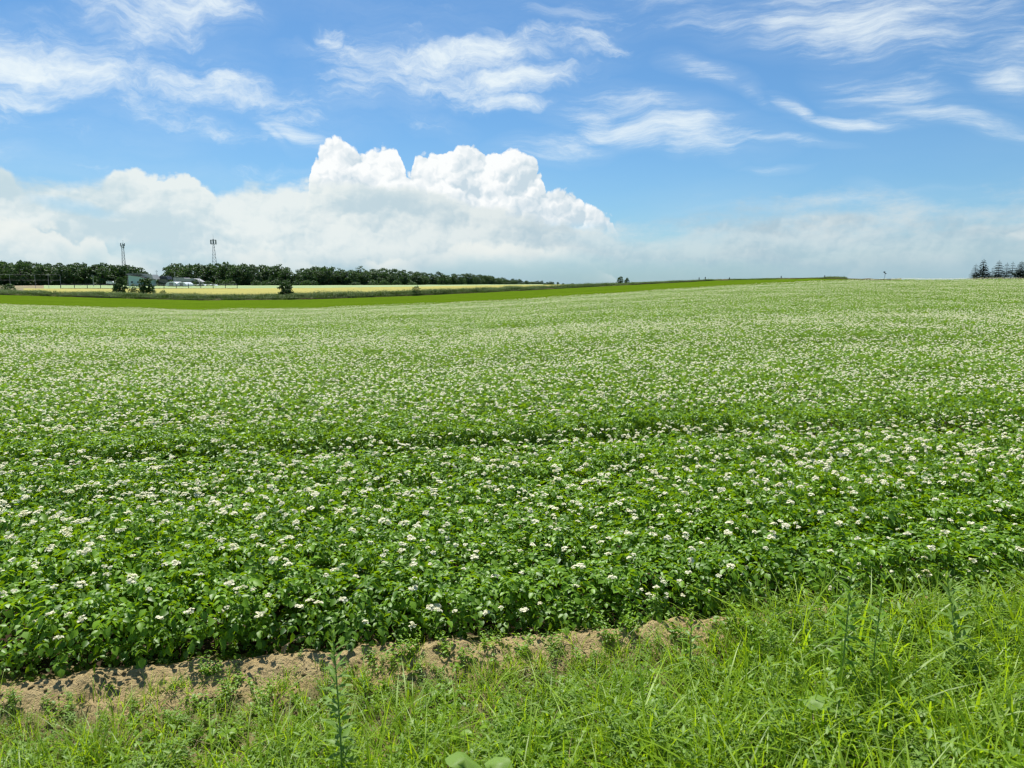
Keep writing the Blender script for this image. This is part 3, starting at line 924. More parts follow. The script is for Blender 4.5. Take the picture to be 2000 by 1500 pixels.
def leafy_clump(rng, stems, height, per, leaf, ratio, spread, name, mat, detail=1, lean=0.35, as_stack=False):
    """upright stems with leaves all the way up"""
    P, Fw, N, L, W, T = [], [], [], [], [], []
    for i in range(stems):
        a = rng.uniform(0, 6.283); rr = spread * math.sqrt(rng.random())
        base = np.array([math.cos(a) * rr, math.sin(a) * rr, 0])
        h = height * rng.uniform(0.55, 1.0)
        ln = np.array([math.cos(a), math.sin(a), 0]) * lean * rng.uniform(0, 1) * h
        ph = rng.uniform(0, 6)
        tn = rng.normal(0.5, 0.2)
        for j in range(per):
            f = (j + rng.uniform(0, 0.8)) / per
            p = base + np.array([0, 0, h * f]) + ln * f * f
            ph += 2.4
            d = np.array([math.cos(ph), math.sin(ph), rng.uniform(-0.25, 0.55) + 0.5 * f])
            P.append(p); Fw.append(d); N.append(np.array([0, 0, 1.0]) + rng.normal(0, 0.35, 3))
            l = leaf * rng.uniform(0.7, 1.2) * (1.1 - 0.45 * f); L.append(l); W.append(l * ratio); T.append(np.clip(tn + 0.2 * f + rng.normal(0, 0.1), 0, 1))
    V, Tt, Qq, k = leaves_np(np.array(P), np.array(Fw), np.array(N), np.array(L), np.array(W), 0.15, 0.3, detail)
    st = Stack(); st.add(V, Tt, Qq, np.repeat(np.array(T), k))
    return st if as_stack else st.mesh(name, mat)

wrng = np.random.default_rng(5)
bank_kinds = [grass_clump(wrng, 26, 0.45, 0.95, 0.45, 0.045, M['bank_weed'], 'bank_grass_%d' % i, 0.45, 3) for i in range(3)] + \
             [leafy_clump(wrng, 9, 0.95, 14, 0.16, 0.5, 0.4, 'bank_leafy_%d' % i, M['bank_weed']) for i in range(3)]
N_B = 7200
bu = wrng.uniform(-0.95, px_u(1650), N_B)
bd1 = np.interp(bu, UU, D1)
bt = wrng.random(N_B)
by = bd1 + 1.2 + 12 * bt ** 1.2
bx = bu * by
bz = field_h(bx, by) + 0.2
bpx = 1000 + 1468 * bu
hgt = np.interp(bpx, [-400, 0, 120, 300, 700, 900, 1150, 1250, 1450, 1600, 1625, 1650], [1.0, .85, .85, 1.0, 1.15, 1.0, .75, .5, .32, .28, .65, .55]) * (0.45 + 1.1 * fbm(bx * 0.5, by * 0.5, 9, 3))
keep = fbm(bx * 0.16, by * 0.3, 31, 3) > 0.30
hgt = np.where(bt < 0.15, hgt * 0.55, hgt)
ids = np.where(keep)[0]
scatter('weeds', np.stack([bx, by, bz], -1)[ids], np.stack([np.zeros(N_B), np.zeros(N_B), wrng.uniform(0, 6.28, N_B)], -1)[ids],
        np.stack([0.9 + 0.5 * hgt, 0.9 + 0.5 * hgt, hgt], -1)[ids], wrng.integers(0, 6, N_B)[ids], bank_kinds, 'tangled grass and weeds along the bank behind the green strip', 'weeds')

def crown_np(rng, lobes, n, leaf, squash=0.8):
    """leaf clumps spread near the surface of several lobes: (centre, radius)"""
    P, Fw, N, L, W, T = [], [], [], [], [], []
    vol = np.array([l[1] ** 2 for l in lobes]); vol = vol / vol.sum()
    zs = [l[0][2] for l in lobes]; z0, z1 = min(zs) - 1, max(zs) + 1
    for i in range(n):
        c, r = lobes[rng.choice(len(lobes), p=vol)]
        d = unit(rng.normal(0, 1, 3)); d[2] = d[2] if d[2] > -0.4 else -d[2]
        rad = r * (0.55 + 0.5 * rng.random() ** 0.6)
        p = np.array(c) + d * rad * np.array([1, 1, squash])
        P.append(p); Fw.append(rng.normal(0, 1, 3) + d * 0.3); N.append(d + rng.normal(0, 0.5, 3))
        l = leaf * rng.uniform(0.6, 1.3); L.append(l); W.append(l * rng.uniform(0.6, 0.9)); T.append(np.clip(rng.normal(0.45, 0.22), 0, 1))
    V, Tt, Qq, k = leaves_np(np.array(P), np.array(Fw), np.array(N), np.array(L), np.array(W), 0.12, 0.15, 1)
    st = Stack(); st.add(V, Tt, Qq, np.repeat(np.array(T), k))
    return st

def trunk_mb(rng, h, r, lobes):
    mb = MB()
    top = Vector((rng.normal(0, .03) * h, rng.normal(0, .03) * h, h))
    mb.tube([(0, 0, -0.15), (0, 0, h * 0.1), tuple(top * 0.5), tuple(top)], [r * 1.3, r, r * 0.7, r * 0.15], 7)
    for c, rr in lobes:
        s = top * rng.uniform(0.3, 0.7)
        e = Vector(c)
        mid = s.lerp(e, 0.5) + Vector((0, 0, -0.05 * h))
        mb.tube([s, mid, e], [r * 0.45, r * 0.3, r * 0.08], 5)
    return mb

def make_tree_kind(rng, h, w, n, leaf, base=0.2, nl=9, leafmat='tree_leaf', name='tree', columnar=0.0):
    lobes = []
    for i in range(nl):
        f = i / (nl - 1)
        z = h * (base + 0.1 + (0.86 - base - 0.1) * f)
        spread = w * 0.5 * (math.sin(math.pi * (0.25 + 0.62 * f)) ** 0.8) * 0.62
        a = i * 2.4 + rng.uniform(-0.5, 0.5)
        lobes.append(((math.cos(a) * spread, math.sin(a) * spread, z), w * rng.uniform(0.20, 0.29) * (1 - 0.25 * f)))
    crown = crown_np(rng, lobes, n, leaf).mesh(name + '_crown', M[leafmat])
    trunk = trunk_mb(rng, h * 0.8, 0.028 * h, lobes[::2]).mesh(name + '_trunk', M['bark'], True)
    return crown, trunk

def plant_tree(kind, name, loc, sx, sz, rzz, label, cat, group=None):
    o = obj(name, None, None, loc, (0, 0, rzz), (sx, sx, sz))
    obj('trunk', kind[1], o); obj('crown', kind[0], o)
    return tag(o, label, cat, group)

def ground_at(px, depth):
    x = (px - 1000) / 1468.0 * depth
    return Vector((x, depth, float(field_h(x, depth))))

trng = np.random.default_rng(11)
sap = [make_tree_kind(trng, 3.0, 2.4, 1700, 0.24, 0.06, 10, 'near_tree_leaf', 'small_tree_%d' % i) for i in range(3)]
loose = [make_tree_kind(trng, 3.0, 2.2, 330, 0.26, 0.22, 8, 'near_tree_leaf', 'loose_tree_%d' % i) for i in range(2)]
bushk = [make_tree_kind(trng, 2.0, 2.6, 900, 0.22, -0.05, 8, 'near_tree_leaf', 'bush_%d' % i) for i in range(2)]
def on_bank(kind, px, ytop, depth, width_px, name, label, cat, href, wref, dz=0.2, group=None):
    g = ground_at(px, depth); g.z += dz
    top = at(px, ytop, depth).z
    h = top - g.z
    w = width_px / 1468.0 * depth
    return plant_tree(kind, name, g, w / wref, h / href, trng.uniform(0, 6), label, cat, group)
on_bank(sap[0], 236, 541, 134, 27, 'small_tree', 'small dark tree standing before the teal walled barn', 'tree', 3.0, 2.4)
on_bank(loose[0], 261, 554, 133, 20, 'small_tree', 'thin open sapling between the two small dark trees', 'sapling', 3.0, 2.2)
on_bank(sap[1], 285, 543, 134, 31, 'small_tree', 'small rounded dark tree in front of the grey barn roof', 'tree', 3.0, 2.4)
on_bank(sap[2], 557, 551, 129, 32, 'small_tree', 'lone bushy young tree on the bank beside the wheat', 'tree', 3.0, 2.4)
on_bank(loose[1], 318, 566, 134, 12, 'sapling', 'tiny sapling poking above the bank weeds below the tunnels', 'sapling', 3.0, 2.2)
on_bank(loose[1], 813, 558, 127, 18, 'sapling', 'wispy sapling alone on the bank below the woodland', 'sapling', 3.0, 2.2)
on_bank(bushk[0], 1211, 541, 142, 15, 'bush', 'larger of two round dark bushes on the skyline bank', 'bush', 2.0, 2.6)
on_bank(bushk[1], 1224, 544, 142, 12, 'bush', 'smaller of two round dark bushes on the skyline bank', 'bush', 2.0, 2.6)
on_bank(bushk[0], 12, 556, 150, 40, 'bush', 'low wide green bush at the end of the bare earth', 'bush', 2.0, 2.6)

# pale large-leaved plants among the bank weeds
for i, (px, yt, w) in enumerate([(182, 571, 16), (200, 573, 14), (216, 574, 16), (228, 573, 12)]):
    g = ground_at(px, 127.5); g.z += 0.25
    me = leafy_clump(wrng, 6, 0.8, 3, 0.5, 0.9, 0.5, 'pale_clump_%d' % i, M['pale_weed'])
    tag(obj('broad_leaved_weed', me, None, g, (0, 0, i), (w / 14, w / 14, 1.0)), 'pale broad leaved weed on the bank below the barn', 'weed', 'pale broad leaved weeds on the bank')

# short posts along the skyline bank
for i, (px, y0) in enumerate([(1365, 542), (1377, 541), (1424, 542), (1525, 539), (1610, 538)]):
    d = float(np.interp(px_u(px), UU, D1)) + 6
    g = ground_at(px, d); top = at(px, y0, d).z
    mb = MB().tube([(0, 0, 0), (0.01, 0, (top - g.z))], [0.09, 0.08], 6)
    tag(obj('fence_post', mb.mesh('fence_post', M['dark_post']), None, g), 'short dark wooden post on the skyline bank', 'post', 'posts along the skyline bank')

# thin leaning marker on the right-hand crest
g = ground_at(1727, 128); g.z += 0.0
top = at(1727, 531, 128).z - g.z
mk = obj('marker_post', None, None, g)
obj('pole', MB().tube([(0, 0, 0), (0.03, 0, top * 0.8), (-0.05, 0, top)], [0.05, 0.045, 0.03], 6).mesh('pole', M['dark_post']), mk)
obj('flag', MB().box((-0.10, 0, top * 0.97), (0.30, 0.03, 0.22)).box((0.14, 0, top * 0.84), (0.22, 0.03, 0.12)).mesh('flag', M['dark_post']), mk)
tag(mk, 'thin dark marker stick standing alone on the flowering crest', 'marker')

# ------------------------------------------------------------------ spruces at the right
def make_spruce(rng, h, w, tiers, lift, per=9, twin=False):
    st = Stack(); mb = MB()
    mb.tube([(0, 0, -0.5), (0, 0, h * 0.5), (0, 0, h * 0.98)], [0.018 * h, 0.012 * h, 0.002 * h], 6)
    P, Fw, N, L, W, T = [], [], [], [], [], []
    for k in range(tiers):
        f = (k + 0.2) / tiers
        z = h * (0.04 + 0.93 * f)
        ln = w * 0.5 * (1 - f) ** 0.85 * rng.uniform(0.8, 1.15) + 0.05 * w
        for j in range(per):
            a = rng.uniform(0, 6.283)
            ll = ln * rng.uniform(0.75, 1.1)
            d = np.array([math.cos(a), math.sin(a), 0.0])
            for m in range(7):                       # sprays of needles along one branch
                t = (m + 0.6) / 7
                p = np.array([0, 0, z]) + d * ll * t + np.array([0, 0, 1]) * ll * (lift * t * t - 0.12 * t)
                for sgn in (-1, 1, 0):
                    fw = d * (0.9 if sgn else 1.2) + np.array([-d[1], d[0], 0]) * sgn * 0.9 + np.array([0, 0, lift * t * 0.9 - 0.05])
                    P.append(p); Fw.append(fw); N.append(np.array([0, 0, 1.0]) + rng.normal(0, 0.35, 3))
                    l = max(ll * 0.36 * (1.15 - 0.5 * t), 0.17); L.append(l); W.append(l * 0.62); T.append(np.clip(rng.normal(0.4, 0.25), 0, 1))
    for m in range(8):
        a = rng.uniform(0, 6.28)
        P.append(np.array([0, 0, h * (0.93 + 0.008 * m)])); Fw.append(np.array([math.cos(a) * 0.5, math.sin(a) * 0.5, 1.0])); N.append(rng.normal(0, 1, 3)); L.append(h * 0.05); W.append(h * 0.012); T.append(0.5)
    V, Tt, Qq, k = leaves_np(np.array(P), np.array(Fw), np.array(N), np.array(L), np.array(W), 0.2, 0.2, 1)
    st.add(V, Tt, Qq, np.repeat(np.array(T), k))
    return st.mesh('spruce_crown', M['needle']), mb.mesh('spruce_trunk', M['bark'])

SPR = [(1903, 520, 22, 0.05, 9, 'bluish small spruce, outermost of the conifer row'),
       (1918, 510.5, 27, 0.42, 9, 'tallest conifer with upswept branches on the crest'),
       (1937, 526, 14, 0.15, 7, 'smallest spruce, squeezed between two taller conifers'),
       (1948, 512.5, 25, 0.30, 8, 'spruce with clearly tiered branches beside the smallest one'),
       (1964, 517, 22, 0.12, 9, 'slim spruce next to the tiered one'),
       (1975, 515.5, 22, 0.18, 8, 'slim spruce touching the broad dark conifer'),
       (1992, 514, 28, 0.25, 13, 'broad dense dark conifer at the edge of the picture')]
for i, (px, yt, wpx, lift, tiers, lab) in enumerate(SPR):
    d = 150 + 4 * (i % 3)
    g = ground_at(px, d)
    h = at(px, yt - 4, d).z - g.z
    k = make_spruce(np.random.default_rng(100 + i), h, wpx / 1468 * d * 1.08, tiers + 3, lift, 15)
    o = obj('spruce_tree', None, None, g, (0, 0, i * 1.3))
    obj('trunk', k[1], o); obj('crown', k[0], o)
    tag(o, lab, 'conifer', 'conifers on the crest')
for i, px in enumerate((2012, 2030, 2050)):
    g = ground_at(px, 152); h = at(px, 515 + 2 * i, 152).z - g.z
    k = make_spruce(np.random.default_rng(200 + i), h, 2.2, 11, 0.2, 10)
    o = obj('spruce_tree', None, None, g); obj('trunk', k[1], o); obj('crown', k[0], o)
    tag(o, 'spruce continuing the conifer row past the broad dark one', 'conifer', 'conifers on the crest')

# ------------------------------------------------------------------ woodland
SKY_L = [(-160, 506), (-60, 505), (0, 507), (60, 511), (80, 513), (96, 520), (106, 514), (150, 514), (200, 515), (240, 516), (268, 517), (284, 526), (294, 540)]
SKY_R = [(328, 524), (338, 515), (360, 514), (385, 516), (420, 512), (460, 515), (500, 516), (530, 517), (560, 520), (578, 527), (610, 519), (640, 520), (660, 526), (690, 526),
         (720, 527), (745, 525), (790, 527), (830, 532), (870, 533), (930, 534), (960, 540), (1000, 545), (1050, 549), (1090, 552.5), (1130, 554)]
tk = [make_tree_kind(trng, 14.0, [11, 10, 12, 9.5, 11, 10][i], 1500, 0.95, -0.04, 12, 'tree_leaf', 'broadleaf_tree_%d' % i) for i in range(6)]
open_k = make_tree_kind(trng, 14.0, 7.5, 330, 0.75, 0.35, 9, 'tree_leaf', 'open_tree')
shrubk = [make_tree_kind(trng, 4.0, 6.0, 700, 0.6, -0.1, 8, 'tree_leaf', 'shrub_%d' % i) for i in range(2)]
def wood_depth(px):
    return float(np.interp(px, [-200, 700, 850, 960, 1040, 1130], [500, 500, 560, 720, 1000, 1500]))
def wood(pts, x0, x1, label, group, step=19, back=0):
    px = x0
    xs = [p[0] for p in pts]; ysk = [p[1] for p in pts]
    while px < x1:
        d = wood_depth(px) + back + trng.uniform(-8, 8)
        y = float(np.interp(px, xs, ysk)) + (trng.uniform(1.0, 9.0) if back == 0 else trng.uniform(-1.5, 4.0))
        g = ground_at(px, d)
        h = at(px, y, d).z - g.z + 0.4
        if h > 1.5:
            k = tk[trng.integers(6)]
            w = max(0.62, min(1.15, h / 14.0 + 0.22)) * trng.uniform(0.9, 1.15)
            plant_tree(k, 'broadleaf_tree', g, w, h / 14.0, trng.uniform(0, 6.28), label, 'tree', group)
        px += step * trng.uniform(0.75, 1.25) * min(1.0, 560 / d + 0.25)
wood(SKY_L, -120, 292, 'dark broadleaf tree in the wood under the thinner lattice mast', 'trees of the wood under the thinner mast', 19)
wood(SKY_L, -110, 286, 'dark broadleaf tree deep in the wood under the thinner lattice mast', 'back trees of the wood under the thinner mast', 16, 16)
wood(SKY_R, 333, 570, 'dark broadleaf tree in the wood under the wide headed lattice tower', 'trees of the wood under the wide headed tower', 19)
wood(SKY_R, 338, 572, 'dark broadleaf tree deep in the wood under the wide headed lattice tower', 'back trees of the wood under the wide headed tower', 16, 16)
wood(SKY_R, 584, 960, 'dark broadleaf tree of the long wood above the wheat', 'trees of the long wood above the wheat', 18)
wood(SKY_R, 590, 960, 'dark broadleaf tree deep in the long wood above the wheat', 'back trees of the long wood above the wheat', 16, 16)
wood(SKY_R, 955, 1132, 'small far tree where the wood tapers off along the horizon', 'far trees tapering along the horizon', 6)
wood(SKY_R, 940, 1120, 'small far tree behind the tapering end of the wood', 'far back trees tapering along the horizon', 7, 40)
for px, y, lab in ((548, 512.5, 'tall open crowned tree rising from the wood above the lone young tree'), (705, 516.5, 'tall airy tree rising above the long wood'), (664, 521, 'slender airy tree just above the long wood')):
    g = ground_at(px, 512); h = at(px, y, 512).z - g.z
    plant_tree(open_k, 'broadleaf_tree', g, 0.95, h / 14.0, px, lab, 'tree')
# undergrowth bushes along the foot of the wood
for px, y, w in ((428, 546, 20), (448, 545, 22), (500, 547, 22), (520, 548, 20), (541, 546, 22), (560, 546, 20), (580, 547, 20), (600, 547, 22), (614, 548, 18),
                 (695, 551, 20), (730, 547, 24), (750, 547, 20), (775, 547, 20), (806, 550, 20), (330, 546, 22), (312, 543, 22), (382, 546, 24), (408, 549, 20)):
    d = 472 if px > 400 else 448
    g = ground_at(px, d); h = at(px, y, d).z - g.z
    near_barn = px < 400
    plant_tree(shrubk[trng.integers(2)], 'shrub', g, w / 1468 * d / 6.0, h / 4.0, trng.uniform(0, 6),
               'green shrub beside the grey farm roofs' if near_barn else 'rounded green shrub at the foot of the dark wood', 'shrub', 'shrubs around the farm' if near_barn else 'shrubs at the foot of the wood')

# dark undergrowth that closes the wood below the crowns
upx = np.concatenate([np.arange(-120, 296, 5.0), np.arange(326, 1000, 5.0)]) + trng.uniform(-2, 2, len(np.arange(-120, 296, 5.0)) + len(np.arange(326, 1000, 5.0)))
ud = np.array([wood_depth(p) for p in upx]) + trng.uniform(2, 12, len(upx))
ux = (upx - 1000) / 1468.0 * ud
ks = trng.uniform(0.9, 1.7, len(upx)) * np.interp(upx, [700, 1000], [1.0, 0.8])
scatter('undergrowth', np.stack([ux, ud, field_h(ux, ud) - 0.2], -1), np.stack([0 * ux, 0 * ux, trng.uniform(0, 6.28, len(upx))], -1), np.stack([ks, ks, ks * 1.15], -1),
        trng.integers(0, 2, len(upx)), [shrubk[0][0], shrubk[1][0]], 'dense dark undergrowth beneath the trees of the woods', 'undergrowth')

# ------------------------------------------------------------------ lattice masts
def lattice(name, px, ytop, ybody, depth, wb, wt, label, wide):
    g = ground_at(px, depth)
    H = at(px, ybody, depth).z - g.z
    HT = at(px, ytop, depth).z - g.z
    o = tag(obj(name, None, None, g, (0, 0, 0.4)), label, 'mast')
    def half(f): return (wb + (wt - wb) * f) / 2
    for sx in (-1, 1):
        for sy in (-1, 1):
            obj('leg', MB().tube([(sx * half(0), sy * half(0), 0), (sx * half(1), sy * half(1), H)], [0.14, 0.09], 5).mesh('leg', M['steel']), o)
    tiers = 12
    for k in range(tiers):
        f0, f1 = k / tiers, (k + 1) / tiers
        a, b, z0, z1 = half(f0), half(f1), H * f0, H * f1
        mb = MB()
        c0 = [(-a, -a), (a, -a), (a, a), (-a, a)]; c1 = [(-b, -b), (b, -b), (b, b), (-b, b)]
        for i in range(4):
            j = (i + 1) % 4
            mb.tube([(*c0[i], z0), (*c1[j], z1)], 0.042, 4); mb.tube([(*c0[j], z0), (*c1[i], z1)], 0.042, 4)
            mb.tube([(*c1[i], z1), (*c1[j], z1)], 0.07, 4)
        obj('bracing', mb.mesh('bracing', M['steel']), o)
    if wide:
        pw = wt * 0.5 + 1.5
        for zz in (H, HT - 1.4):
            mb = MB()
            ring = [(math.cos(t) * pw, math.sin(t) * pw, zz) for t in np.linspace(0, 2 * math.pi, 13)]
            mb.tube(ring, 0.15, 5, cap=False)
            for t in np.linspace(0, 2 * math.pi, 7)[:-1]:
                mb.tube([(0, 0, zz), (math.cos(t) * pw, math.sin(t) * pw, zz)], 0.10, 4)
            obj('platform', mb.mesh('platform', M['steel']), o)
        for t in np.linspace(0.3, 0.3 + 2 * math.pi, 7)[:-1]:
            obj('antenna', MB().box((math.cos(t) * pw, math.sin(t) * pw, (H + HT - 1.4) / 2), (0.42, 0.30, HT - 1.4 - H + 0.5), t).mesh('antenna', M['concrete']), o)
        obj('core', MB().tube([(0, 0, H), (0, 0, HT - 0.6)], [0.45, 0.35], 8).mesh('core', M['steel']), o)
        obj('rod', MB().tube([(0, 0, HT - 0.7), (0, 0, HT + 2.4)], 0.07, 5).mesh('rod', M['steel']), o)
    else:
        mb = MB().box((0, 0, H), (wt + 1.6, wt + 1.6, 0.25))
        obj('platform', mb.mesh('platform', M['steel']), o)
        for t, zz, ln in ((0.2, 0.9, 1.8), (1.4, 0.4, 1.6), (2.6, 1.2, 1.7), (3.6, 0.6, 2.0), (4.7, 1.1, 1.7), (5.6, 0.5, 1.9)):
            obj('antenna', MB().box((math.cos(t) * (wt / 2 + 0.7), math.sin(t) * (wt / 2 + 0.7), H + zz), (0.42, 0.32, ln), t).mesh('antenna', M['concrete']), o)
        for t, zz in ((1.0, -1.2), (4.0, -0.9), (5.2, 0.6)):
            obj('dish', MB().tube([(math.cos(t) * (wt / 2 + 0.2), math.sin(t) * (wt / 2 + 0.2), H + zz), (math.cos(t) * (wt / 2 + 0.65), math.sin(t) * (wt / 2 + 0.65), H + zz)], [0.5, 0.55], 10).mesh('dish', M['white_paint']), o)
        obj('rod', MB().tube([(0.4, 0, H), (0.4, 0, HT + 1.5)], 0.08, 5).mesh('rod', M['steel']), o)
lattice('lattice_mast', 244.5, 473, 480, 540, 3.0, 1.2, 'thinner grey lattice mast with crowded antenna head behind the wood', False)
lattice('lattice_tower', 421, 465, 476.5, 540, 4.8, 0.9, 'grey tapering lattice tower with wide ringed antenna head', True)

# ------------------------------------------------------------------ farm
DH = 436.0
def hx(px): return (px - 1000) / 1468.0 * DH
def hz(y): return z_of(y, DH)
base_z = float(field_h(hx(270), DH)) - 0.3
b = tag(obj('barn', None, None, (hx(270), DH, base_z)), 'teal walled barn with sloping dark edged roof before the wood', 'barn')
def lp(pts): return [(hx(p) - hx(270), hz(y) - base_z) for p, y in pts]
obj('wall', MB().prism(lp([(251.5, 560), (291, 560), (291, 546.6), (275, 540.2), (251.5, 536.2)]), 0, 9).mesh('wall', M['teal_wall']), b)
r1 = obj('roof', MB().prism(lp([(249, 534.4), (274.5, 534.6), (274.5, 535.6), (249, 535.9)]), 0.8, 9.6).mesh('roof', M['grey_roof']), b)
obj('roof_edge', MB().prism(lp([(248.5, 535.7), (275, 539.2), (292.5, 546.2), (292.5, 547.4), (275, 540.6), (248.5, 537.1)]), -0.7, 0.75).mesh('roof_edge', M['dark_roof']), b)
obj('roof', MB().prism(lp([(275, 536), (295, 536.2), (299, 545.2), (291.5, 545.8)]), 1.2, 9.2).mesh('roof', M['grey_roof']), b)
obj('side_wall', MB().prism(lp([(244.5, 560), (251.2, 560), (251.2, 538), (249.5, 538)]), 1.0, 8.5).mesh('side_wall', M['grey_wall']), b)
for px in (258, 270, 282):
    obj('window', MB().box((hx(px) - hx(270), -0.06, hz(551) - base_z), (1.1, 0.12, 0.9)).mesh('window', M['glass']), b)
s2 = tag(obj('shed', None, None, (hx(345), DH + 12, base_z)), 'long low shed with grey roof behind the white tunnels', 'shed')
def lp2(pts): return [(hx(p) - hx(345), hz(y) - base_z) for p, y in pts]
obj('wall', MB().prism(lp2([(322, 560), (371, 560), (371, 550.5), (322, 548)]), 0.5, 8).mesh('wall', M['grey_wall']), s2)
obj('roof', MB().prism(lp2([(321, 541.6), (340, 541.8), (343, 543.2), (362, 543.6), (373, 550.2), (320, 549.4)]), 0, 8.6).mesh('roof', M['grey_roof']), s2)
obj('ridge_cap', MB().prism(lp2([(322, 540.6), (341, 540.9), (341, 541.9), (322, 541.7)]), -0.1, 8.7).mesh('ridge_cap', M['dark_roof']), s2)
s3 = tag(obj('shed', None, None, (hx(302), DH + 10, base_z)), 'dark low outbuilding joining the barn on its right', 'shed')
def lp3(pts): return [(hx(p) - hx(302), hz(y) - base_z) for p, y in pts]
obj('wall', MB().prism(lp3([(293, 560), (312, 560), (312, 545), (293, 545)]), 0.4, 6).mesh('wall', M['grey_wall']), s3)
obj('roof', MB().prism(lp3([(292, 545.2), (313, 545.2), (310, 539.2), (297, 538.6)]), 0, 6.4).mesh('roof', M['dark_roof']), s3)

def tunnel(px0, px1, ytop, depth, length, label, low=False):
    xm = (px0 + px1) / 2
    g = ground_at(xm, depth)
    g.z = z_of(558.2, depth)
    w = (px1 - px0) / 2 / 1468 * depth
    h = z_of(ytop, depth) - g.z
    o = tag(obj('polytunnel', None, None, g, (0, 0, 0.12)), label, 'tunnel')
    n_ = 14
    prof = [(-math.cos(t) * w, math.sin(t) ** 0.8 * h) for t in np.linspace(0, math.pi, n_)]
    mb = MB()
    vs = [(x, y, z) for y in (0, length) for x, z in prof]
    mb.add(vs, [(i, i + 1, i + 1 + n_, i + n_) for i in range(n_ - 1)])
    obj('cover', mb.mesh('cover', M['film'], True), o)
    for k, yy in enumerate((-0.03, length * 0.33, length * 0.66, length + 0.03)):
        obj('hoop', MB().tube([(x * 1.004, yy, z * 1.004 + 0.02) for x, z in prof], 0.05, 5).mesh('hoop', M['white_paint']), o)
    if not low:
        obj('end_wall', MB().prism([(x * 0.97, z * 0.97) for x, z in prof], 0.10, 0.16).mesh('end_wall', M['film']), o)
        obj('door', MB().box((0, 0.04, h * 0.36), (w * 0.7, 0.08, h * 0.72)).mesh('door', M['grey_wall']), o)
tunnel(323.5, 345, 550.2, 418, 14, 'larger white film tunnel greenhouse in front of the shed')
tunnel(345.5, 363, 551.2, 420, 14, 'smaller white film tunnel greenhouse touching the larger one')
for px0, px1, yt in ((379, 387, 555.4), (386, 400, 555.2), (402, 412, 555.6), (411, 420, 556)):
    tunnel(px0, px1, yt, 412, 6, {379: 'low white row cover nearest the stayed utility pole', 386: 'widest low white row cover on the pale field', 402: 'low white row cover, third from the tunnels', 411: 'last low white row cover, just below the wide headed tower'}[px0], True)

# white van parked at the wood edge
vx = ground_at(217, 440); vx.z = z_of(555.2, 440)
van = tag(obj('parked_van', None, None, vx, (0, 0, 0.08)), 'white van parked before the wood beside the barn', 'van')
vs_ = [(-2.3, 0.35), (2.25, 0.35), (2.3, 0.95), (1.75, 1.1), (1.15, 1.78), (-2.2, 1.85), (-2.32, 1.7)]
obj('body', MB().prism(vs_, -0.85, 0.85).mesh('body', M['white_paint']), van)
for x0, w_ in ((-1.5, 1.0), (-0.3, 1.0), (0.78, 0.75)):
    obj('window', MB().box((x0, -0.86, 1.38), (w_, 0.05, 0.45)).mesh('window', M['glass']), van)
for x0 in (-1.45, 1.45):
    for y0 in (-0.8, 0.8):
        obj('wheel', MB().tube([(x0, y0 - 0.1, 0.33), (x0, y0 + 0.1, 0.33)], 0.33, 14).mesh('wheel', M['rubber']), van)

# utility poles
for px, y0, y1, d, lab in ((307.5, 528, 556, 455, 'utility pole in the gap between the two woods'), (342.5, 530, 557, 425, 'utility pole standing before the grey shed'),
                           (389.5, 540, 558, 415, 'utility pole with a slanting stay beside the low row covers'), (182.5, 538, 558, 400, 'pale lamp pole with a short cross arm before the wood')):
    g = ground_at(px, d); g.z = z_of(y1, d)
    h = z_of(y0, d) - g.z
    o = tag(obj('utility_pole', None, None, g), lab, 'pole')
    obj('shaft', MB().tube([(0, 0, -0.3), (0, 0, h)], [0.17, 0.11], 8).mesh('shaft', M['concrete']), o)
    obj('cross_arm', MB().box((0, -0.14, h * 0.93), (1.7, 0.1, 0.1)).mesh('cross_arm', M['concrete']), o)
    if px == 389.5:
        obj('stay', MB().tube([(0.1, 0, h * 0.6), (3.2, 0, 0)], 0.04, 4).mesh('stay', M['steel']), o)
    for sx in (-0.7, 0.7):
        obj('insulator', MB().tube([(sx, -0.14, h * 0.93), (sx, -0.14, h * 0.93 + 0.25)], 0.07, 6).mesh('insulator', M['white_paint']), o)

# ------------------------------------------------------------------ snow fence between wheat and pale field, taller net fence further left
DF = 345.0
posts = [118, 145, 170, 196, 221, 247, 272, 296, 320, 344, 368, 392, 416, 440, 463]
g0 = ground_at(118, DF)
fen = tag(obj('snow_fence', None, None, g0), 'long dark posted snow fence between the wheat and the pale field', 'fence')
for px in posts:
    g = ground_at(px, DF)
    zt = z_of(553.5, DF)
    l = g - g0
    obj('post', MB().tube([(l.x, l.y, l.z - 0.3), (l.x, l.y, zt - g0.z)], [0.15, 0.12], 6).mesh('post', M['dark_post']), fen)
for a_, b_ in zip(posts[:-1], posts[1:]):
    la, lb = ground_at(a_, DF) - g0, ground_at(b_, DF) - g0
    obj('board', MB().tube([la + Vector((0, -0.12, 0.62)), lb + Vector((0, -0.12, 0.62))], 0.24, 4).mesh('board', M['dark_post']), fen)
    obj('rail', MB().tube([la + Vector((0, -0.16, 2.6)), lb + Vector((0, -0.16, 2.6))], 0.035, 4).mesh('rail', M['steel']), fen)
posts2 = [-30, 20, 69, 95, 118.6]
g1 = ground_at(20, DF + 3)
f2 = tag(obj('net_fence', None, None, g1), 'tall thin grey post and rail fence before the wood at the picture edge', 'fence')
for px in posts2:
    l = ground_at(px, DF + 3) - g1
    obj('post', MB().tube([(l.x, l.y, l.z - 0.3), (l.x, l.y, z_of(536, DF) - g1.z)], [0.08, 0.06], 6).mesh('post', M['steel']), f2)
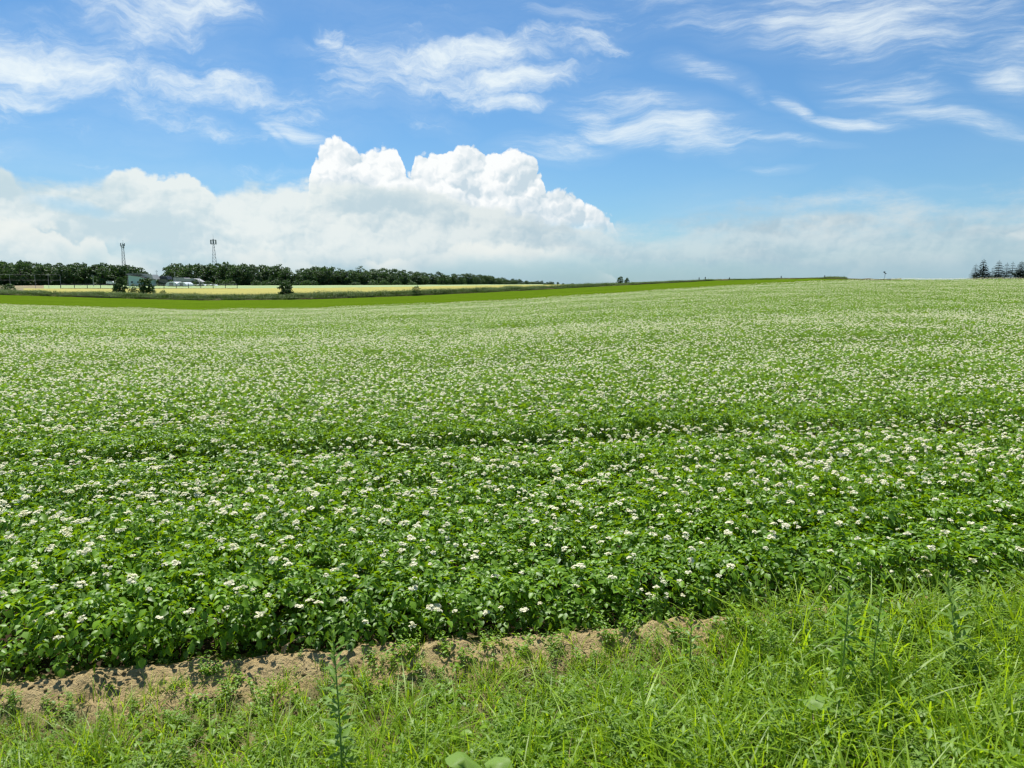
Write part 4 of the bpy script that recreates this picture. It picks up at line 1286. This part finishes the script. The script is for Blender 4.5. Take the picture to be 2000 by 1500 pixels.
for a_, b_ in zip(posts2[:-1], posts2[1:]):
    la, lb = ground_at(a_, DF + 3) - g1, ground_at(b_, DF + 3) - g1
    for y in (536.5, 547):
        zz = z_of(y, DF) - g1.z
        obj('rail', MB().tube([(la.x, la.y, zz), (lb.x, lb.y, zz)], 0.025, 4).mesh('rail', M['steel']), f2)

# ------------------------------------------------------------------ verge: grass and weeds near the camera
vrng = np.random.default_rng(23)
gk = [grass_clump(vrng, [18, 14, 20, 12][i], [0.2, 0.25, 0.15, 0.3][i], [0.5, 0.62, 0.4, 0.7][i], 0.11, [0.009, 0.011, 0.007, 0.012][i], M['grass'], 'grass_%d' % i, [0.8, 1.15, 0.9, 1.25][i], 6) for i in range(4)]
gk += [grass_clump(vrng, 14, 0.12, 0.34, 0.09, 0.006, M['dry_grass'], 'dry_grass_%d' % i, 1.1, 4) for i in range(2)]
gk += [leafy_clump(vrng, [6, 4, 3][i], [0.26, 0.42, 0.22][i], [10, 14, 5][i], [0.05, 0.085, 0.10][i], [0.5, 0.28, 0.75][i], 0.10, 'low_leaf_%d' % i, M[['weed', 'pale_weed', 'weed'][i]], 2, 0.8) for i in range(3)]
N_G = 11000
gr = vrng.uniform(-6.0, 9.0, N_G); gs = vrng.uniform(1.9, 5.3, N_G)
gx, gy = rs_to_xy(gr, gs)
gz = verge_h(gr, gs)
edge = S_EDGE - gs
patch = fbm(gr * 1.1, gs * 1.1, 55, 3)
cover = np.interp(gr, [-4, -1, 1.0, 2.2, 2.9], [0.0, 0.12, 0.40, 0.75, 1.0])
dens = np.interp(edge, [0.0, 0.08, 0.15, 0.25, 0.4], [0.04, 0.16, 0.60, 0.95, 1.0])
dens = np.maximum(dens * np.interp(patch, [0.3, 0.5], [0.65, 1.2]), cover * np.interp(edge, [0, 0.12, 0.3], [0.5, 0.8, 1.0]))
keep = vrng.random(N_G) < dens
keep &= (np.abs(gx / np.maximum(gy, 0.5)) < 1.0)
sz = np.interp(gr, [-4, -1, 1.5, 3.0, 5], [0.75, 0.80, 0.92, 1.08, 1.15]) * np.interp(edge, [0.1, 0.4, 0.7, 1.3, 2.2], [0.35, 0.45, 0.65, 0.9, 1.0]) * vrng.uniform(0.7, 1.25, N_G)
sz = sz * (1 + 0.9 * np.interp(gr, [1.9, 3.2], [0, 1]) * np.interp(edge, [0.5, 1.0], [1, 0]))
pick = vrng.choice(9, N_G, p=[.10, .10, .10, .09, .08, .07, .15, .14, .17])
ids = np.where(keep)[0]
scatter('grass', np.stack([gx, gy, gz], -1)[ids], np.stack([vrng.normal(0, .1, N_G), vrng.normal(0, .1, N_G), vrng.uniform(0, 6.28, N_G)], -1)[ids],
        np.stack([sz * 1.1, sz * 1.1, sz], -1)[ids], pick[ids], gk, 'wild grass and small weeds covering the near verge', 'grass')

# clods of soil on the bank
clods = []
for i in range(4):
    c = np.random.default_rng(60 + i)
    ico = [(0, 0, 1), (.9, 0, .4), (.3, .85, .45), (-.7, .5, .4), (-.7, -.5, .45), (.3, -.85, .4), (.7, .5, -.4), (-.3, .8, -.4), (-.9, 0, -.4), (-.3, -.8, -.4), (.7, -.5, -.4), (0, 0, -1)]
    ico = np.array(ico) * c.uniform(0.6, 1.2, (12, 1))
    fc = [(0, 1, 2), (0, 2, 3), (0, 3, 4), (0, 4, 5), (0, 5, 1), (1, 6, 2), (2, 7, 3), (3, 8, 4), (4, 9, 5), (5, 10, 1), (6, 7, 2), (7, 8, 3), (8, 9, 4), (9, 10, 5), (10, 6, 1), (11, 7, 6), (11, 8, 7), (11, 9, 8), (11, 10, 9), (11, 6, 10)]
    clods.append(mesh_np('clod_%d' % i, ico, [np.array(fc)], M['soil']))
N_C = 9000
cr = vrng.uniform(-6, 8, N_C); cs = S_EDGE + vrng.normal(-0.12, 0.22, N_C)
cx, cy = rs_to_xy(cr, cs)
ck = np.exp(vrng.normal(math.log(0.0075), 0.38, N_C))
scatter('soil_clods', np.stack([cx, cy, verge_h(cr, cs) + 0.3 * ck], -1), vrng.uniform(0, 6, (N_C, 3)), np.stack([ck, ck, ck * 0.75], -1), vrng.integers(0, 4, N_C), clods,
        'crumbly soil clods strewn over the bare bank', 'soil')

# low leafy weeds, one by one
lw = [leafy_clump(vrng, 9, 0.26, 10, 0.06, 0.48, 0.12, 'low_weed_%d' % i, M['weed'], 2, 0.6) for i in range(4)]
def on_verge(px, depth):
    x = (px - 1000) / 1468.0 * depth * 1.03
    r, s = xy_to_rs(x, depth)
    return Vector((x, depth, float(verge_h(np.array([r]), np.array([s]))[0])))
def verge_point(px, py, z=-0.15):
    d = ray(px, py); t = (z - EYE) / d.z
    x, y = d.x * t, d.y * t
    r, s = xy_to_rs(x, y)
    return Vector((x, y, float(verge_h(np.array([r]), np.array([s]))[0])))
spots = [(40, 1425), (120, 1440), (395, 1380), (420, 1372), (455, 1392), (520, 1398), (430, 1420), (85, 1330), (150, 1325), (225, 1322), (445, 1310), (500, 1308),
         (720, 1350), (780, 1345), (800, 1330), (860, 1335), (920, 1345), (960, 1320), (1010, 1330), (1090, 1265), (1120, 1262), (1160, 1280), (1190, 1300), (1240, 1290),
         (1075, 1310), (1140, 1330), (1280, 1260), (1330, 1255), (1400, 1240), (1430, 1255), (1480, 1230), (1560, 1220), (1590, 1245), (1640, 1250)]
for i, (px, py) in enumerate(spots):
    p = verge_point(px, py)
    o = obj('low_weed', None, None, p, (0, 0, vrng.uniform(0, 6)), vrng.uniform(0.45, 0.8))
    obj('foliage', lw[i % 4], o)
    tag(o, 'low leafy green weed growing on the soil bank before the crop', 'weed', 'low weeds along the soil bank')

# tall weeds with single leaves
def leaf_single(name, L, W, mat, curl=0.35, fold=0.2, seg=5, tip=1.6):
    V, Q, T = [], [], []
    for k in range(seg + 1):
        f = k / seg
        w = W * 0.5 * (math.sin(math.pi * min(1, f ** 0.75)) ** 0.8 if k < seg else 0)
        zc = -curl * L * f * f + 0.12 * L * f
        V += [(f * L, -w, zc + fold * w), (f * L, 0, zc), (f * L, w, zc + fold * w)]
    for k in range(seg):
        b = 3 * k
        Q += [(b, b + 3, b + 4, b + 1), (b + 1, b + 4, b + 5, b + 2)]
    return mesh_np(name, np.array(V), [np.array(Q)], mat, [0.5] * len(V), smooth=True)
lance = [leaf_single('lance_leaf_%d' % i, 0.14, 0.034, M['pale_weed' if i < 2 else 'weed'], 0.25 + 0.1 * i) for i in range(4)]
def tall_weed(px, ytop, depth, n, size, label, pale, lean=(0, 0)):
    g = on_verge(px, depth)
    h = at(px, ytop, depth).z - g.z
    o = tag(obj('tall_weed', None, None, g), label, 'weed')
    pts = [Vector((lean[0] * f * f, lean[1] * f * f, h * f)) for f in (0, .25, .5, .75, 1)]
    obj('stem', MB().tube(pts, [0.007, 0.006, 0.005, 0.004, 0.002], 6).mesh('stem', M['stem']), o)
    ph = vrng.uniform(0, 6)
    for j in range(n):
        f = 0.10 + 0.90 * (j / (n - 1)) ** 0.8
        ph += 2.4 + vrng.normal(0, .2)
        up = R(np.interp(f, [0, 0.6, 0.9, 1.0], [-5, -25, -50, -78])) + vrng.normal(0, 0.14)
        obj('leaf', lance[vrng.integers(0, 2) if pale else vrng.integers(2, 4)], o, (lean[0] * f * f, lean[1] * f * f, h * f), (vrng.normal(0, .3), up, ph),
            size * np.interp(f, [0, 0.3, 0.8, 1], [0.8, 1.2, 0.9, 0.5]) * vrng.uniform(0.85, 1.15))
tall_weed(648, 1232, 3.9, 70, 0.72, 'tall pale leafy weed stalk rising in front of the bare soil bank', True, (-0.03, 0))
tall_weed(1672, 1085, 4.7, 56, 0.9, 'tallest bright green weed spire against the crop', False, (0.03, 0))
tall_weed(1732, 1125, 4.8, 40, 0.85, 'slender weed stalk just right of the tallest weed spire', False, (0.05, 0))
tall_weed(1905, 1130, 5.0, 44, 1.0, 'arching leafy weed before the crop near the picture edge', True, (-0.10, 0.05))
tall_weed(1362, 1210, 5.05, 26, 0.7, 'short upright leafy weed on the bare soil before the crop', False)

# middling leafy weeds that rise out of the grass, whole plants
mw = [leafy_clump(vrng, 3, 0.5, 22, 0.085, 0.26, 0.06, 'mid_weed_%d' % i, M[['weed', 'pale_weed', 'weed'][i]], 2, 0.4) for i in range(3)]
mids = [(1480, 1330), (1530, 1400), (1600, 1350), (1650, 1300), (1700, 1380), (1755, 1290), (1810, 1340), (1850, 1420), (1900, 1280), (1940, 1370), (1980, 1260), (1990, 1440),
        (1420, 1430), (1350, 1380), (1290, 1440), (1230, 1390), (1160, 1450), (1080, 1420), (1000, 1470), (780, 1450), (720, 1420), (560, 1470), (470, 1450), (1560, 1480), (1720, 1490)]
for i, (px, py) in enumerate(mids):
    p = verge_point(px, py)
    k = np.interp(px, [400, 1000, 1500, 2000], [0.55, 0.65, 0.9, 1.0]) * vrng.uniform(0.75, 1.15)
    o = obj('leafy_weed', None, None, p, (vrng.normal(0, .1), vrng.normal(0, .1), vrng.uniform(0, 6)), k)
    obj('foliage', mw[i % 3], o)
    tag(o, 'leafy weed rising out of the tall verge grass' if px > 1400 else 'leafy weed rising out of the short verge grass', 'weed', 'leafy weeds in the tall grass' if px > 1400 else 'leafy weeds in the short grass')

# bushy weeds where the growth runs right up to the crop
bw = [leafy_clump(vrng, 8, 0.42, 16, 0.075, 0.34, 0.14, 'bushy_weed_%d' % i, M[['weed', 'pale_weed'][i]], 2, 0.7) for i in range(2)]
for i, px in enumerate((1470, 1515, 1550, 1590, 1622, 1660, 1700, 1735, 1775, 1812, 1850, 1885, 1925, 1960, 1995, 2030)):
    d = float(np.interp(px, [1470, 2030], [5.55, 6.15])) - 0.25 * (i % 3)
    g = on_verge(px, d)
    o = obj('bushy_weed', None, None, g, (0, 0, i * 1.7), vrng.uniform(0.7, 1.1))
    obj('foliage', bw[i % 2], o)
    tag(o, 'bushy green weed hiding the soil bank where grass meets the crop', 'weed', 'bushy weeds at the crop edge')

# big round-leaved plants
def round_leaf(L, mat):
    V, T = [(0, 0, 0.03)], []
    k = 14
    for ring, f in ((0, 0.55), (1, 1.0)):
        for j in range(k):
            a = -math.pi + 2 * math.pi * (j + 0.5) / k
            notch = 1 - 0.65 * math.exp(-((abs(a) - math.pi) / 0.35) ** 2)
            rr = L * 0.5 * f * notch * (1 + 0.05 * math.sin(5 * a))
            V.append((math.cos(a) * rr + 0.12 * L, math.sin(a) * rr, 0.05 * L * math.sin(3 * a) * f - 0.10 * L * f * f))
    for j in range(k):
        T.append((0, 1 + j, 1 + (j + 1) % k))
    Q = [(1 + j, 1 + k + j, 1 + k + (j + 1) % k, 1 + (j + 1) % k) for j in range(k)]
    return mesh_np('round_leaf', np.array(V), [np.array(T), np.array(Q)], mat, [0.75] * len(V), smooth=True)
rl = round_leaf(0.20, M['pale_weed'])
def butterbur(px, depth, leaves, label):
    g = on_verge(px, depth)
    o = tag(obj('butterbur', None, None, g), label, 'butterbur')
    for (dx, dy, h, s, rx, ry) in leaves:
        obj('stalk', MB().tube([(dx * 0.2, dy * 0.2, 0), (dx * 0.7, dy * 0.7, h * 0.6), (dx, dy, h)], [0.008, 0.007, 0.005], 6).mesh('stalk', M['stem']), o)
        obj('leaf', rl, o, (dx, dy, h), (rx, ry, vrng.uniform(0, 6)), s)
butterbur(285, 3.35, [(0, 0, 0.36, 1.1, 0.1, -0.1), (0.16, -0.1, 0.24, 0.9, -0.2, 0.2), (-0.16, 0.05, 0.26, 0.8, 0.2, 0.2)], 'large round pale butterbur leaves at the bottom edge near the soil')
butterbur(900, 3.6, [(0, 0, 0.42, 1.0, 0.3, 0.1), (0.15, 0.08, 0.34, 0.85, 0.25, -0.2), (-0.14, 0.02, 0.30, 0.8, 0.3, 0.3)], 'broad round leaves clumped low in the middle of the verge')
butterbur(1615, 4.3, [(0, 0, 0.36, 0.65, 0.35, 0.1), (0.12, 0.03, 0.28, 0.5, 0.2, -0.2)], 'bright broad leaf standing out among the verge grass')

# dry bent stalks at the crop's foot
for i, (px, py, h, ln) in enumerate([(725, 1262, 0.30, 0.06), (545, 1300, 0.16, 0.16), (1010, 1235, 0.2, -0.12), (1040, 1240, 0.2, 0.1), (1100, 1228, 0.18, 0.1), (1490, 1200, 0.42, 0.02), (830, 1262, 0.16, 0.12)]):
    p = verge_point(px, py, 0.0)
    o = obj('dry_stalk', None, None, p)
    obj('stem', MB().tube([(0, 0, -0.02), (ln * 0.3, 0, h * 0.55), (ln, 0, h * 0.95), (ln * 1.3, 0, h)], [0.006, 0.005, 0.004, 0.002], 5).mesh('stem', M['dry_stem']), o)
    for j in range(4):
        f = 0.35 + 0.17 * j
        obj('leaf', bpy.data.meshes.get('dry_leaf') or leaf_single('dry_leaf', 0.08, 0.014, M['dry_grass'], 0.7), o, (ln * f * f, 0, h * f), (0, 0.4, j * 2.2), vrng.uniform(0.7, 1.2))
    tag(o, 'dry brown bent stalk at the shaded foot of the crop', 'stalk', 'dry stalks at the foot of the crop')
